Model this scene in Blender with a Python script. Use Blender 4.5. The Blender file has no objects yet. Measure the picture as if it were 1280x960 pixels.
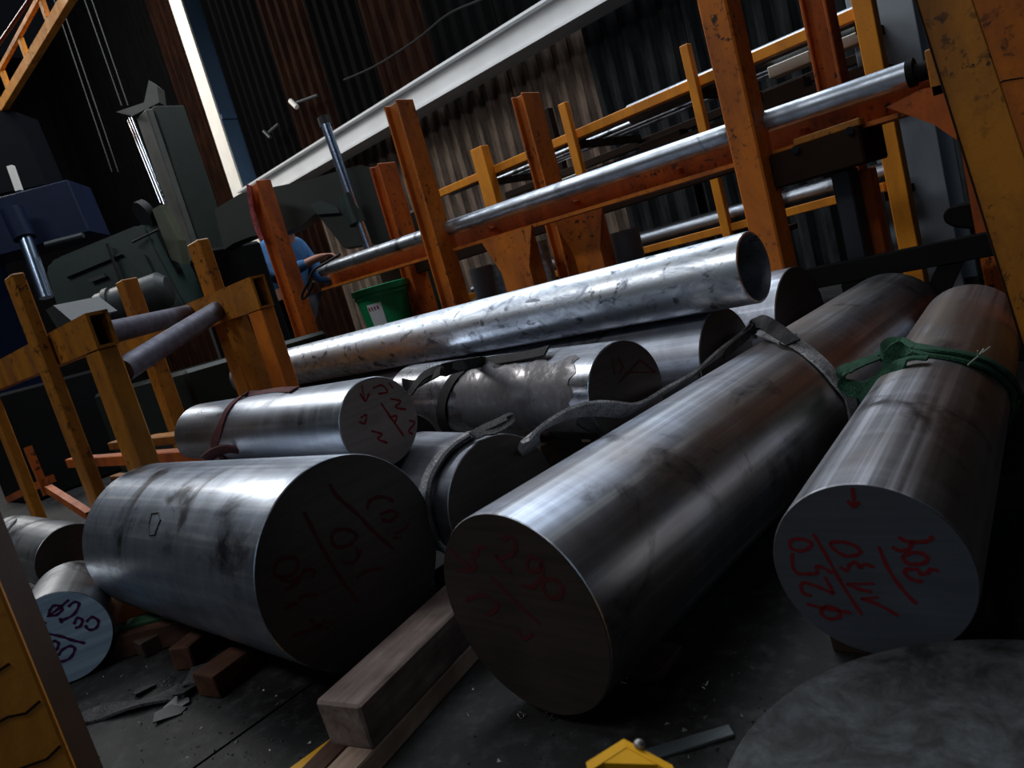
import bpy, bmesh, math, random
from mathutils import Vector, Matrix
random.seed(7)
R = math.radians
sc = bpy.context.scene
col = sc.collection

# ------------------------------------------------------------------ camera
F_PX, PITCH, ROLL, YAW, CAM_H = 903.65, 0.147047, -0.274719, 2.354028, 0.6453
FW = Vector((math.cos(PITCH)*math.cos(YAW), math.cos(PITCH)*math.sin(YAW), -math.sin(PITCH)))
_rt = Vector((math.sin(YAW), -math.cos(YAW), 0)); _up = _rt.cross(FW)
RT = _rt*math.cos(ROLL) + _up*math.sin(ROLL)
UP = _up*math.cos(ROLL) - _rt*math.sin(ROLL)
CAM = Vector((0, 0, CAM_H))
cd = bpy.data.cameras.new('camera'); cam = bpy.data.objects.new('camera', cd); col.objects.link(cam)
cd.sensor_width = 36; cd.lens = F_PX/1280*36; cd.clip_start = 0.02; cd.clip_end = 200
m = Matrix((RT, UP, -FW)).transposed().to_4x4(); m.translation = CAM
cam.matrix_world = m
sc.camera = cam
cd.dof.use_dof = True; cd.dof.focus_distance = 1.9; cd.dof.aperture_fstop = 9

# ------------------------------------------------------------------ world, lights, exposure
w = bpy.data.worlds.new('world'); sc.world = w; w.use_nodes = True
w.node_tree.nodes['Background'].inputs[0].default_value = (0.62, 0.75, 1.0, 1)
w.node_tree.nodes['Background'].inputs[1].default_value = 0.005
sc.view_settings.view_transform = 'Standard'; sc.view_settings.look = 'None'
sc.view_settings.exposure = 0.0; sc.view_settings.gamma = 1.0; sc.view_settings.use_curve_mapping = False
def area(name, loc, target, sx, sy, power, color):
    l = bpy.data.lights.new(name, 'AREA'); l.shape = 'RECTANGLE'; l.size = sx; l.size_y = sy
    l.energy = power; l.color = color
    o = bpy.data.objects.new(name, l); col.objects.link(o); o.location = loc
    o.rotation_euler = (Vector(target)-Vector(loc)).to_track_quat('-Z', 'Y').to_euler()
    return o
area('roof_skylight_strip', (-5.4, 2.2, 6.6), (-4.6, 1.6, 0), 8.5, 1.2, 300, (0.86, 0.93, 1.0))
area('rear_roof_skylight', (-3.0, 5.2, 6.0), (-1.6, 1.2, 0), 5.0, 1.2, 150, (0.84, 0.92, 1.0))
area('far_column_fill', (-11.6, 1.6, 6.8), (-9.6, 6.0, 3.0), 3.0, 2.0, 400, (1.0, 0.97, 0.92))  # unseen lamp added to brighten the far column and wall beam
area('front_fill_strip', (-2.6, -3.4, 6.4), (-2.4, 2.2, 0.6), 6.0, 1.0, 140, (0.95, 0.97, 1.0))  # unseen fill strip added to lift the orange stanchion fronts
area('front_blue_fill', (2.6, -3.8, 2.4), (-1.5, 1.6, 0.6), 1.6, 1.6, 13, (0.58, 0.78, 1.0))  # added weak blue fill from behind the camera for the bar ends

# ------------------------------------------------------------------ helpers
def ray(px, py): return FW + RT*((px-640)/F_PX) - UP*((py-480)/F_PX)
def at(px, py, x=None, y=None, z=None, d=None):
    r = ray(px, py)
    if x is not None: t = (x-CAM.x)/r.x
    elif y is not None: t = (y-CAM.y)/r.y
    elif z is not None: t = (z-CAM.z)/r.z
    else: t = d
    return CAM + r*t
def mesh_obj(name, bm, mat=None, parent=None, smooth=None):
    me = bpy.data.meshes.new(name); bm.normal_update(); bm.to_mesh(me); bm.free()
    o = bpy.data.objects.new(name, me); col.objects.link(o)
    if mat is not None: me.materials.append(mat)
    if smooth is not None:
        for p in me.polygons: p.use_smooth = True
        try: me.set_sharp_from_angle(angle=R(smooth))
        except Exception: pass
    if parent is not None: o.parent = parent
    return o
def tag(o, label, cat=None, group=None, kind=None):
    if label: o['label'] = label
    if cat: o['category'] = cat
    if group: o['group'] = group
    if kind: o['kind'] = kind
    return o
def thing(name, label, cat, loc=(0, 0, 0), rz=0, group=None):
    o = bpy.data.objects.new(name, None); col.objects.link(o); o.empty_display_size = .1
    o.location = loc; o.rotation_euler = (0, 0, rz)
    return tag(o, label, cat, group)
def local(parent):
    bpy.context.view_layer.update(); return parent.matrix_world.inverted()
def box(bm, x0, x1, y0, y1, z0, z1, mat=None):
    vs = [bm.verts.new(p) for p in ((x0,y0,z0),(x1,y0,z0),(x1,y1,z0),(x0,y1,z0),(x0,y0,z1),(x1,y0,z1),(x1,y1,z1),(x0,y1,z1))]
    if mat is not None:
        for v in vs: v.co = mat @ v.co
    for f in ((3,2,1,0),(4,5,6,7),(0,1,5,4),(1,2,6,5),(2,3,7,6),(3,0,4,7)): bm.faces.new([vs[i] for i in f])
    return vs
def bevel(bm, w, seg=1):
    bmesh.ops.bevel(bm, geom=list(bm.edges), offset=w, segments=seg, affect='EDGES', clamp_overlap=True)
def prism(bm, pts, vec):
    """pts: 3D polygon, extruded along vec"""
    vec = Vector(vec); a = [bm.verts.new(p) for p in pts]; b = [bm.verts.new(Vector(p)+vec) for p in pts]
    n = len(a); bm.faces.new(a[::-1]); bm.faces.new(b)
    for i in range(n): bm.faces.new((a[i], a[(i+1)%n], b[(i+1)%n], b[i]))
    bmesh.ops.recalc_face_normals(bm, faces=bm.faces)
def frame_of(d):
    d = d.normalized(); a = Vector((0,0,1)) if abs(d.z) < .9 else Vector((1,0,0))
    u = d.cross(a).normalized(); return u, d.cross(u).normalized()
def tube(bm, pts, rad, seg=12, cap=True):
    pts = [Vector(p) for p in pts]; rings = []
    rads = rad if isinstance(rad, (list, tuple)) else [rad]*len(pts)
    u = v = None
    for i, p in enumerate(pts):
        d = (pts[min(i+1, len(pts)-1)] - pts[max(i-1, 0)])
        if u is None: u, v = frame_of(d)
        else:
            dn = d.normalized(); u = (u - dn*u.dot(dn)).normalized(); v = dn.cross(u).normalized()
        rings.append([bm.verts.new(p + (u*math.cos(2*math.pi*k/seg) + v*math.sin(2*math.pi*k/seg))*rads[i]) for k in range(seg)])
    for a, b in zip(rings, rings[1:]):
        for k in range(seg): bm.faces.new((a[k], a[(k+1)%seg], b[(k+1)%seg], b[k]))
    if cap: bm.faces.new(rings[0][::-1]); bm.faces.new(rings[-1])
    bmesh.ops.recalc_face_normals(bm, faces=bm.faces)
def lathe(bm, prof, seg=32, M=None, closed=False):
    """prof: (axial x, radius) pairs around local X"""
    rings = []
    for x, r in prof:
        if r < 1e-6: rings.append([bm.verts.new((x, 0, 0))])
        else: rings.append([bm.verts.new((x, r*math.cos(2*math.pi*k/seg), r*math.sin(2*math.pi*k/seg))) for k in range(seg)])
    pr = list(zip(rings, rings[1:]))
    if closed: pr.append((rings[-1], rings[0]))
    for a, b in pr:
        for k in range(seg):
            if len(a) == 1 and len(b) == 1: continue
            if len(a) == 1: bm.faces.new((a[0], b[k], b[(k+1)%seg]))
            elif len(b) == 1: bm.faces.new((a[k], b[0], a[(k+1)%seg]))
            else: bm.faces.new((a[k], b[k], b[(k+1)%seg], a[(k+1)%seg]))
    bmesh.ops.recalc_face_normals(bm, faces=bm.faces)
    if M is not None: bmesh.ops.transform(bm, matrix=M, verts=bm.verts)
def smooth_path(pts, n=6):
    pts = [Vector(p) for p in pts]
    if len(pts) < 3: return pts
    out = []
    for i in range(len(pts)-1):
        p0 = pts[max(i-1,0)]; p1 = pts[i]; p2 = pts[i+1]; p3 = pts[min(i+2, len(pts)-1)]
        for k in range(n):
            t = k/n
            out.append(.5*((2*p1)+(p2-p0)*t+(2*p0-5*p1+4*p2-p3)*t*t+(3*p1-p0-3*p2+p3)*t**3))
    out.append(pts[-1]); return out
def ribbon(bm, pts, wid, thick, wdirs, sub=6):
    """webbing: strip along pts, width vector wdirs (one or per point)"""
    n0 = len(pts)
    if isinstance(wdirs, Vector): wdirs = [wdirs]*n0
    P = smooth_path(pts, sub); Wd = smooth_path(wdirs, sub)
    rings = []
    for i, p in enumerate(P):
        t = (P[min(i+1, len(P)-1)] - P[max(i-1, 0)]).normalized()
        wd = Wd[i]; wd = (wd - t*wd.dot(t))
        wd = wd.normalized() if wd.length > 1e-6 else frame_of(t)[0]
        n = t.cross(wd).normalized()
        r = []
        for a, b in ((-.5,-.35),(-.47,.5),(-.16,.62),(.16,.62),(.47,.5),(.5,-.35),(0,-.5)):
            r.append(bm.verts.new(p + wd*wid*a + n*thick*b))
        rings.append(r)
    k = len(rings[0])
    for a, b in zip(rings, rings[1:]):
        for j in range(k): bm.faces.new((a[j], a[(j+1)%k], b[(j+1)%k], b[j]))
    bm.faces.new(rings[0][::-1]); bm.faces.new(rings[-1])
    bmesh.ops.recalc_face_normals(bm, faces=bm.faces)

# ------------------------------------------------------------------ materials
class NT:
    def __init__(s, name):
        s.m = bpy.data.materials.new(name); s.m.use_nodes = True; s.t = s.m.node_tree
        s.b = s.t.nodes['Principled BSDF']; s.co = s.t.nodes.new('ShaderNodeTexCoord')
    def link(s, a, b): s.t.links.new(a, b)
    def mapping(s, scale=(1,1,1), rot=(0,0,0)):
        n = s.t.nodes.new('ShaderNodeMapping'); n.inputs['Scale'].default_value = scale; n.inputs['Rotation'].default_value = rot
        s.link(s.co.outputs['Object'], n.inputs['Vector']); return n.outputs[0]
    def noise(s, vec, scale, detail=4, rough=.6, dist=0):
        n = s.t.nodes.new('ShaderNodeTexNoise'); n.inputs['Scale'].default_value = scale; n.inputs['Detail'].default_value = detail
        n.inputs['Roughness'].default_value = rough; n.inputs['Distortion'].default_value = dist
        s.link(vec, n.inputs['Vector']); return n.outputs['Fac']
    def wave(s, vec, scale, dist=0, axis='X', detail=2):
        n = s.t.nodes.new('ShaderNodeTexWave'); n.bands_direction = axis; n.inputs['Scale'].default_value = scale
        n.inputs['Distortion'].default_value = dist; n.inputs['Detail'].default_value = detail; s.link(vec, n.inputs['Vector']); return n.outputs['Fac']
    def ramp(s, fac, stops):
        n = s.t.nodes.new('ShaderNodeValToRGB'); e = n.color_ramp.elements
        while len(e) < len(stops): e.new(.5)
        for i, (p, c) in enumerate(stops):
            e[i].position = p; e[i].color = (c, c, c, 1) if isinstance(c, (int, float)) else (*c, 1)
        s.link(fac, n.inputs[0]); return n.outputs[0]
    def mix(s, fac, a, b, mode='MIX'):
        n = s.t.nodes.new('ShaderNodeMix'); n.data_type = 'RGBA'; n.blend_type = mode
        for i, v in ((0, fac), (6, a), (7, b)):
            if isinstance(v, (int, float)): n.inputs[i].default_value = v if i == 0 else (v, v, v, 1)
            elif isinstance(v, tuple): n.inputs[i].default_value = (*v, 1)
            else: s.link(v, n.inputs[i])
        return n.outputs[2]
    def bump(s, h, st=.2, dist=.01):
        n = s.t.nodes.new('ShaderNodeBump'); n.inputs['Strength'].default_value = st; n.inputs['Distance'].default_value = dist
        s.link(h, n.inputs['Height']); s.link(n.outputs[0], s.b.inputs['Normal'])
    def set(s, **k):
        for a, v in k.items():
            a = {'color':'Base Color','rough':'Roughness','metal':'Metallic','spec':'Specular IOR Level'}[a]
            if isinstance(v, (int, float)): s.b.inputs[a].default_value = v
            elif isinstance(v, tuple): s.b.inputs[a].default_value = (*v, 1)
            else: s.link(v, s.b.inputs[a])
        return s.m
def mat_plain(name, c, rough=.6, metal=0, var=.35, sc_=9, spec=.3):
    n = NT(name); v = n.mapping(); f = n.noise(v, sc_, 5)
    c2 = tuple(x*(1-var) for x in c)
    cc = n.ramp(f, [(.3, c2), (.7, c)]); n.bump(n.noise(v, sc_*8, 3), .12, .004)
    return n.set(color=cc, rough=rough, metal=metal, spec=spec)
def mat_paint(name, c, dark, rust=(.035,.014,.006), amount=.55, rough=.5, sc_=7):
    """painted steel: grimy drifts, chips and scratches"""
    n = NT(name); v = n.mapping(); v2 = n.mapping((1,1,.35))
    g = n.noise(v2, sc_, 6, .65, .4)
    base = n.ramp(g, [(.30, dark), (.62, c)])
    chips = n.ramp(n.noise(v, sc_*5, 8, .72), [(amount, 0.), (amount+.05, 1.)])
    big = n.ramp(n.noise(v, sc_*.6, 3), [(.42, 0.), (.62, 1.)])
    cm = n.mix(1., chips, big, 'MULTIPLY')
    n.bump(n.noise(v, sc_*9, 4), .25, .003)
    return n.set(color=n.mix(cm, base, rust), rough=n.ramp(g, [(.3, rough+.15), (.7, rough-.08)]), spec=.35)
def mat_steel(name, c, dark, rough=.32, turn=60, smear=.5, metal=1.0, dirt=(.03,.028,.03), dirtamt=.60, brown=None, stretch=.22, draw=.35):
    """turned bar: axis along local X, fine rings, drawn-out smears and oily blotches"""
    n = NT(name); v = n.mapping()
    ring = n.noise(n.mapping((1, .04, .04)), turn, 3, .6)
    smr = n.noise(n.mapping((stretch, 1, 1)), 11, 6, .62, .6)
    bl = n.noise(v, 5, 6, .65, .8)
    base = n.ramp(smr, [(.28, dark), (.66, c)])
    base = n.mix(smear*.5, base, n.ramp(ring, [(.3, dark), (.7, c)]))
    drw = n.noise(n.mapping((.012, 1, 1)), 42, 3, .6)
    base = n.mix(n.ramp(drw, [(.52, 0.), (.70, draw)]), base, tuple(min(1., x*1.9) for x in c)); base = n.mix(n.ramp(drw, [(.30, draw), (.46, 0.)]), base, dark)
    if brown: base = n.mix(n.ramp(n.noise(n.mapping((.5,1,1)), 3.2, 3), [(.45, 0.), (.62, .8)]), base, brown)
    d = n.ramp(bl, [(dirtamt, 0.), (dirtamt+.12, .85)])
    base = n.mix(d, base, dirt)
    n.bump(n.mix(.5, ring, smr), .10, .004)
    ro = n.ramp(smr, [(.25, min(.95, rough+.22)), (.7, max(.08, rough-.06))])
    return n.set(color=base, rough=n.mix(n.ramp(ring, [(.35, 0.), (.65, .4)]), ro, rough+.1), metal=metal)
def mat_cut(name, c, dark, rough=.45, metal=.8, lines=90, rot=.5, blot=.5):
    """saw-cut bar end, plane is local YZ"""
    n = NT(name); v = n.mapping((1,1,1), (rot, 0, 0))
    l = n.noise(n.mapping((1, .03, 1), (rot, 0, 0)), lines, 3, .6)
    b = n.noise(v, 7, 5, .6)
    base = n.mix(blot, n.ramp(l, [(.35, dark), (.65, c)]), n.ramp(b, [(.3, dark), (.7, c)]))
    n.bump(l, .08, .002)
    return n.set(color=base, rough=rough, metal=metal)
def mat_web(name, c, dark, stripe=None, lines=330, dirt=.5):
    """woven polyester sling"""
    n = NT(name); v = n.mapping()
    wv = n.noise(v, lines, 2, .5); g = n.noise(v, 22, 5, .65)
    base = n.ramp(g, [(.3, dark), (.68, c)])
    base = n.mix(n.ramp(wv, [(.38, .75), (.6, 0.)]), base, tuple(x*.25 for x in dark))
    if stripe: base = n.mix(n.ramp(n.noise(v, 60, 2), [(.55, 0.), (.62, .8)]), base, stripe)
    n.bump(wv, .6, .002)
    return n.set(color=base, rough=.8, spec=.2)
def mat_wood(name, c, dark, rings=14):
    n = NT(name); v = n.mapping((.12, 1, 1)); g = n.noise(v, rings*3, 6, .65, .5)
    st = n.noise(n.mapping(), 6, 4)
    base = n.mix(n.ramp(st, [(.42, 0.), (.68, .75)]), n.ramp(g, [(.3, dark), (.68, c)]), tuple(x*.35 for x in dark))
    n.bump(g, .35, .004)
    return n.set(color=base, rough=.75, spec=.25)

ORANGE = mat_paint('orange_paint', (.56,.155,.012), (.26,.062,.008))
ORANGE_RED = mat_paint('orange_red_paint', (.50,.11,.010), (.20,.040,.008))
TAN = mat_paint('ochre_paint', (.43,.158,.012), (.18,.06,.008))
YELLOW = mat_paint('yellow_rack_paint', (.80,.30,.016), (.52,.17,.012), amount=.66)
SAFETY = mat_plain('safety_yellow', (.85,.42,.01), .5, 0, .15)
BLACKSTEEL = mat_plain('black_steel', (.006,.006,.0065), .7, 0, .3, 9, .1)
DARKBROWN = mat_plain('dark_brown_steel', (.020,.009,.0045), .7, 0, .3, 9, .12)
GREYCOL = mat_paint('grey_column_paint', (.36,.42,.47), (.26,.31,.35), (.08,.09,.1), .66, .55, 5)
WHITEPAINT = mat_plain('white_paint', (.88,.85,.78), .6, 0, .12, 4)
BEAMPAINT = mat_plain('pale_grey_paint', (.70,.71,.72), .6, 0, .15, 3)
BLUEPAINT = mat_plain('steel_blue_paint', (.07,.125,.21), .55, 0, .2, 3)
BLUEMACH = mat_plain('machine_blue_paint', (.004,.010,.036), .6, 0, .3, 9, .12)
GREENMACH = mat_plain('machine_green_paint', (.022,.040,.036), .45, 0, .25)
DARKGREEN = mat_plain('dark_green_paint', (.016,.022,.017), .5, 0, .3)
COLGREY = mat_plain('grey_green_casting', (.075,.078,.068), .6, 0, .3)
MOTOR = mat_plain('motor_grey', (.045,.052,.056), .5, .1, .3)
CHROME = mat_plain('chrome', (.75,.80,.88), .10, 1, .05)
BLUECHROME = mat_plain('blued_chrome', (.55,.70,.95), .25, 1, .1)
RUBBER = mat_plain('black_rubber', (.010,.010,.011), .6, 0)
REDMARK = mat_plain('red_marker', (.13,.005,.008), .7, 0, .2)
REDDARK = mat_plain('dried_red_marker', (.060,.006,.008), .8, 0, .2)
PURPLE = mat_plain('purple_marker', (.075,.008,.075), .6, 0, .2)
FLOORM = None

# billets
ST_B = mat_steel('turned_steel_bluish', (.56,.63,.74), (.15,.165,.20), .32, 40, .5, dirtamt=.55, stretch=.5)
ST_C = mat_steel('turned_steel_bright', (.58,.65,.75), (.22,.24,.29), .30, 60, .4, dirtamt=.62)
ST_M = mat_steel('turned_steel_brownish', (.50,.55,.66), (.15,.16,.19), .35, 45, .6, dirtamt=.58, brown=(.28,.235,.205), stretch=.12, draw=.75)
ST_R = mat_steel('turned_steel_umber', (.40,.41,.45), (.12,.12,.13), .37, 30, .7, dirtamt=.60, brown=(.24,.19,.155), stretch=.10, draw=.75)
ST_D = mat_steel('peeled_steel', (.60,.65,.74), (.16,.16,.19), .22, 30, .2, dirt=(.10,.095,.11), dirtamt=.50, stretch=.8)
ST_E = mat_steel('dull_steel', (.36,.38,.43), (.13,.13,.15), .40, 40, .3, dirtamt=.60, stretch=.5)
ST_K = mat_steel('scaly_steel', (.40,.42,.44), (.14,.14,.15), .38, 30, .4, dirtamt=.56, stretch=.6)
GALV = mat_steel('galvanised_pipe', (.78,.85,.95), (.34,.38,.45), .36, 14, .25, dirt=(.055,.06,.075), dirtamt=.60, stretch=.6)
n = NT('galvanised_spangle'); v = n.mapping((.55,1,1)); g1 = n.noise(v, 16, 7, .68, 1.6); g2 = n.noise(n.mapping(), 60, 3, .6, .5); g3 = n.noise(n.mapping((.7,1,1)), 26, 4, .6, .8); g4 = n.noise(v, 4, 3)
base = n.ramp(g1, [(.30, (.34,.38,.46)), (.62, (.90,.95,1.0))])
base = n.mix(n.ramp(g3, [(.56, 0.), (.66, .9)]), base, (.09,.10,.13)); base = n.mix(n.ramp(g4, [(.5,0.),(.7,.45)]), base, (.30,.33,.40))
n.bump(n.mix(.5, g1, g2), .18, .003)
GALV = n.set(color=base, rough=n.ramp(g1, [(.3, .55), (.65, .32)]), metal=1.0)
RAILST = mat_steel('rail_tube_steel', (.56,.62,.70), (.16,.18,.21), .36, 14, .2, dirtamt=.54, stretch=.7)
PIPEST = mat_steel('rack_pipe_steel', (.34,.37,.41), (.12,.13,.15), .38, 10, .2, dirtamt=.62)
ROLLERST = mat_steel('rusty_roller_steel', (.11,.11,.15), (.05,.045,.062), .5, 30, .3, metal=.5, dirt=(.05,.025,.03), dirtamt=.55)
CUT_DARK = mat_cut('oily_saw_cut', (.058,.043,.035), (.028,.021,.018), .55, .35)
CUT_C = mat_cut('brown_saw_cut', (.32,.265,.235), (.20,.165,.15), .55, .35)
CUT_R = mat_cut('grey_saw_cut', (.085,.096,.115), (.06,.068,.082), .5, .4, 110, 1.2)
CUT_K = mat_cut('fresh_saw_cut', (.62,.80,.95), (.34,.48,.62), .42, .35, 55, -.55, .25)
DISCM = None

# ------------------------------------------------------------------ structure: floor, wall, column
n = NT('oily_concrete'); v = n.mapping()
f1 = n.noise(v, 2.2, 6, .65, .6); f2 = n.noise(v, 26, 6, .7); f3 = n.noise(v, 9, 5, .65)
base = n.ramp(f1, [(.32, (.007,.0065,.006)), (.68, (.026,.026,.026))])
base = n.mix(n.ramp(f2, [(.5, 0.), (.72, .55)]), base, (.075,.078,.08))
base = n.mix(n.ramp(f3, [(.58, 0.), (.70, .7)]), base, (.016,.015,.014))
n.bump(f2, .35, .004)
FLOORM = n.set(color=base, rough=n.ramp(f1, [(.3, .5), (.7, .8)]), spec=.18)
floor = bpy.data.objects.new('floor', None); col.objects.link(floor); tag(floor, 'dark oil-stained concrete shop floor', kind='structure')
def slab(pts):
    bm = bmesh.new(); prism(bm, [(x, y, -.10) for x, y in pts], (0, 0, .10)); mesh_obj('floor_slab', bm, FLOORM, floor)
j0 = at(245, 958, z=0); j1 = at(311, 911, z=0); jd = (j1-j0).normalized(); jn = Vector((-jd.y, jd.x, 0))
a = j0 - jd*6; b = j0 + jd*14; g = jn*.004
slab([(p.x, p.y) for p in (a-g, b-g, b-jn*22, a-jn*22)][::-1])
slab([(p.x, p.y) for p in (a+g, b+g, b+jn*18, a+jn*18)])
bm = bmesh.new(); box(bm, -22, 8, -14, 12, -.2, -.101); mesh_obj('subfloor', bm, BLACKSTEEL, floor)

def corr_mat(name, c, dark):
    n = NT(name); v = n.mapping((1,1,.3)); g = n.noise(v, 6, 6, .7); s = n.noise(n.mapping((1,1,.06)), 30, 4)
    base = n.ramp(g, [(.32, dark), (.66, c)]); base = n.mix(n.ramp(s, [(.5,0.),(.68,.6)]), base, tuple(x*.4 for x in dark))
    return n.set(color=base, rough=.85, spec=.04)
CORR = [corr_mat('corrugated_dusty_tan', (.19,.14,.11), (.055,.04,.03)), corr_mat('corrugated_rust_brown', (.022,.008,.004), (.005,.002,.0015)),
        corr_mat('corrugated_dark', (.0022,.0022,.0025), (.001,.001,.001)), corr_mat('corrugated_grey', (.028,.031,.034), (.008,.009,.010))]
WY = 6.2
wall = bpy.data.objects.new('wall_back', None); col.objects.link(wall); tag(wall, 'corrugated sheet metal back wall of the workshop', kind='structure')
def corr_mesh(wd, ht, per=.2, amp=.034):
    bm = bmesh.new(); n = int(wd/per)*8; rows = []
    for z in (0, ht):
        rows.append([bm.verts.new((wd*i/n, -amp*max(-.75, min(.75, math.sin(2*math.pi*i/8)*1.2)), z)) for i in range(n+1)])
    for i in range(n): bm.faces.new((rows[0][i], rows[0][i+1], rows[1][i+1], rows[1][i]))
    me = bpy.data.meshes.new('corrugated_sheet'); bm.to_mesh(me); bm.free(); return me
low = corr_mesh(1.0, 2.75); high = corr_mesh(1.0, 5.0)
lowm = [low.copy() for _ in range(4)]; highm = [high.copy() for _ in range(4)]
for i in range(4): lowm[i].materials.append(CORR[i]); highm[i].materials.append(CORR[i])
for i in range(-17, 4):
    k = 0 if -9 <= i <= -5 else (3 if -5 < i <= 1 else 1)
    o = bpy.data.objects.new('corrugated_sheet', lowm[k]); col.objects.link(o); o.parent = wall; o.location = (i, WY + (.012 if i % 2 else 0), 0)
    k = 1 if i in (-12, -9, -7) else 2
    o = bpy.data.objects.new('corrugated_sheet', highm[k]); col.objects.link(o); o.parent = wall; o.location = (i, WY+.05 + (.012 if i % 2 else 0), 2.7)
bm = bmesh.new(); box(bm, -18, 5, WY+.15, WY+.3, 0, 8); mesh_obj('wall_backing', bm, BLACKSTEEL, wall)
bm = bmesh.new(); box(bm, -18.2, -18, -10, WY+.3, 0, 8)
tag(mesh_obj('wall_far', bm, BLACKSTEEL), 'dark far end wall of the workshop', kind='structure')

# pale wall beam
bm = bmesh.new()
box(bm, -10.3, 4, 5.86, 5.90, 2.66, 2.90); box(bm, -10.3, 4, 5.78, 6.10, 2.90, 2.925); box(bm, -10.3, 4, 5.78, 6.10, 2.635, 2.66)
tag(mesh_obj('trim_1', bm, BEAMPAINT), 'pale grey steel beam running along the back wall', kind='structure')
# white and blue column
t = thing('steel_column', 'tall column with white front flange and blue web by the back wall', 'column', (-10.6, 6.0, 0))
bm = bmesh.new(); box(bm, -.17, .17, -.03, 0, 0, 8); mesh_obj('flange', bm, WHITEPAINT, t)
bm = bmesh.new(); box(bm, .17-.03, .17, 0.001, .47, 0, 8); mesh_obj('web', bm, BLUEPAINT, t)
bm = bmesh.new(); box(bm, -.17, .20, .471, .50, 0, 8); mesh_obj('flange', bm, BLUEPAINT, t)
bm = bmesh.new(); box(bm, .171, .20, .002, .46, 4.05, 4.12); mesh_obj('splice_plate', bm, BLUEPAINT, t)

# ------------------------------------------------------------------ round bars
CY = {}; FACE = {}
def marks(parent, strokes, origin, yaw, zz, mat, wid=.007):
    """hand-drawn strokes lying on the cut face plane (local YZ), given as points of the photographed face"""
    A = Vector((math.cos(yaw), math.sin(yaw), 0)); Yl = Vector((-math.sin(yaw), math.cos(yaw), 0)); C0 = Vector(origin)
    bm = bmesh.new()
    for s in strokes:
        pl = []
        for px, py in s:
            r = ray(px, py); tt = (C0-CAM).dot(A)/r.dot(A); X = CAM + r*tt - C0
            pl.append(Vector((-.0006, X.dot(Yl), X.z)))
        pl = smooth_path(pl, 5)
        L = len(pl); va = []; vb = []
        for i, p in enumerate(pl):
            d = (pl[min(i+1, L-1)] - pl[max(i-1, 0)]); d = d.normalized() if d.length > 1e-9 else Vector((0,1,0))
            nrm = Vector((0, -d.z, d.y)); ww = wid*.5*(.75 + .5*abs(math.sin(i*.7+px*.01)))*(.6 if i in (0, L-1) else 1)
            va.append(bm.verts.new(p+nrm*ww)); vb.append(bm.verts.new(p-nrm*ww))
        for i in range(L-1): bm.faces.new((va[i], va[i+1], vb[i+1], vb[i]))
    return mesh_obj('marking', bm, mat, FACE[parent.name])
def zs(ox, oy, k, lists): return [[(ox+k*x, oy+k*y) for x, y in l] for l in lists]
def bar(key, c, yaw, r, L, mat, cut, label, group='round steel bars on the floor', seg=96, hollow=None):
    yaw = R(yaw)
    t = thing('round_steel_bar' if not hollow else 'steel_pipe', label, 'steel bar' if not hollow else 'pipe', c, yaw, group)
    bm = bmesh.new()
    if hollow:
        lathe(bm, [(0, r-hollow), (.001, r-.001), (.003, r), (L, r), (L, r-hollow)], seg, closed=True)
        mesh_obj('body', bm, mat, t, 40)
    else:
        n = max(2, int(L/.25)); prof = [(.0015, r-.0015), (.003, r)] + [(.003+(L-.006)*i/n, r) for i in range(1, n+1)] + [(L, r-.003), (L, 0)]
        lathe(bm, prof, seg); mesh_obj('body', bm, mat, t, 40)
        bm = bmesh.new(); lathe(bm, [(.012, r-.004), (0, r-.0016), (0, r*.6), (0, 0)], seg); FACE[t.name] = mesh_obj('cut_face', bm, cut, t, 30)
    CY[key] = (Vector(c), Vector((math.cos(yaw), math.sin(yaw), 0)), r, t)
    return t
tR = bar('R', (-.325,.828,.185), 95.7, .1142, 1.343, ST_R, CUT_R, 'large round steel bar with 304 written in red, wrapped by the green sling')
marks(tR, zs(800,600,.375,[[(708,25),(712,55),(712,80)],[(692,68),(712,88),(732,72)],
  [(540,195),(505,200),(503,225),(535,236),(565,225),(570,207),(540,195)],
  [(642,310),(608,290),(588,288),(590,309),(560,312),(522,308),(508,280),(508,242)],
  [(616,322),(632,350),(647,379)],[(647,379),(605,360),(563,344),(543,342),(536,357),(548,379),(573,384)],
  [(600,440),(630,462),(665,455),(660,430),(620,420),(600,440)],[(555,412),(620,428),(705,442)],
  [(578,178),(620,250),(670,340),(740,450)],
  [(632,208),(645,228),(680,250),(720,250),(735,235),(710,215),(670,205),(632,208)],
  [(665,288),(690,300),(700,280),(722,274),(732,292),(748,280),(784,291)],
  [(688,345),(730,362),(772,372)],[(688,345),(782,345)],[(735,395),(790,412),(862,452)],[(735,395),(795,390)],
  [(795,220),(830,300),(880,370),(924,414)],
  [(860,188),(885,202),(930,206),(965,200),(974,184)],[(840,222),(865,234),(895,230),(907,204)],
  [(873,254),(893,277),(933,279),(958,267),(948,247),(908,241),(873,254)],
  [(943,334),(923,336),(893,322),(883,299),(923,297),(933,312),(958,309),(968,297),(995,302)]]), tR.location, R(95.7), 0, REDMARK, .0042)
tM = bar('M', (-.748,.638,.174), 89.2, .158, 1.797, ST_M, CUT_DARK, 'large round steel bar marked 290 in the middle, wrapped by the grey sling')
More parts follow.
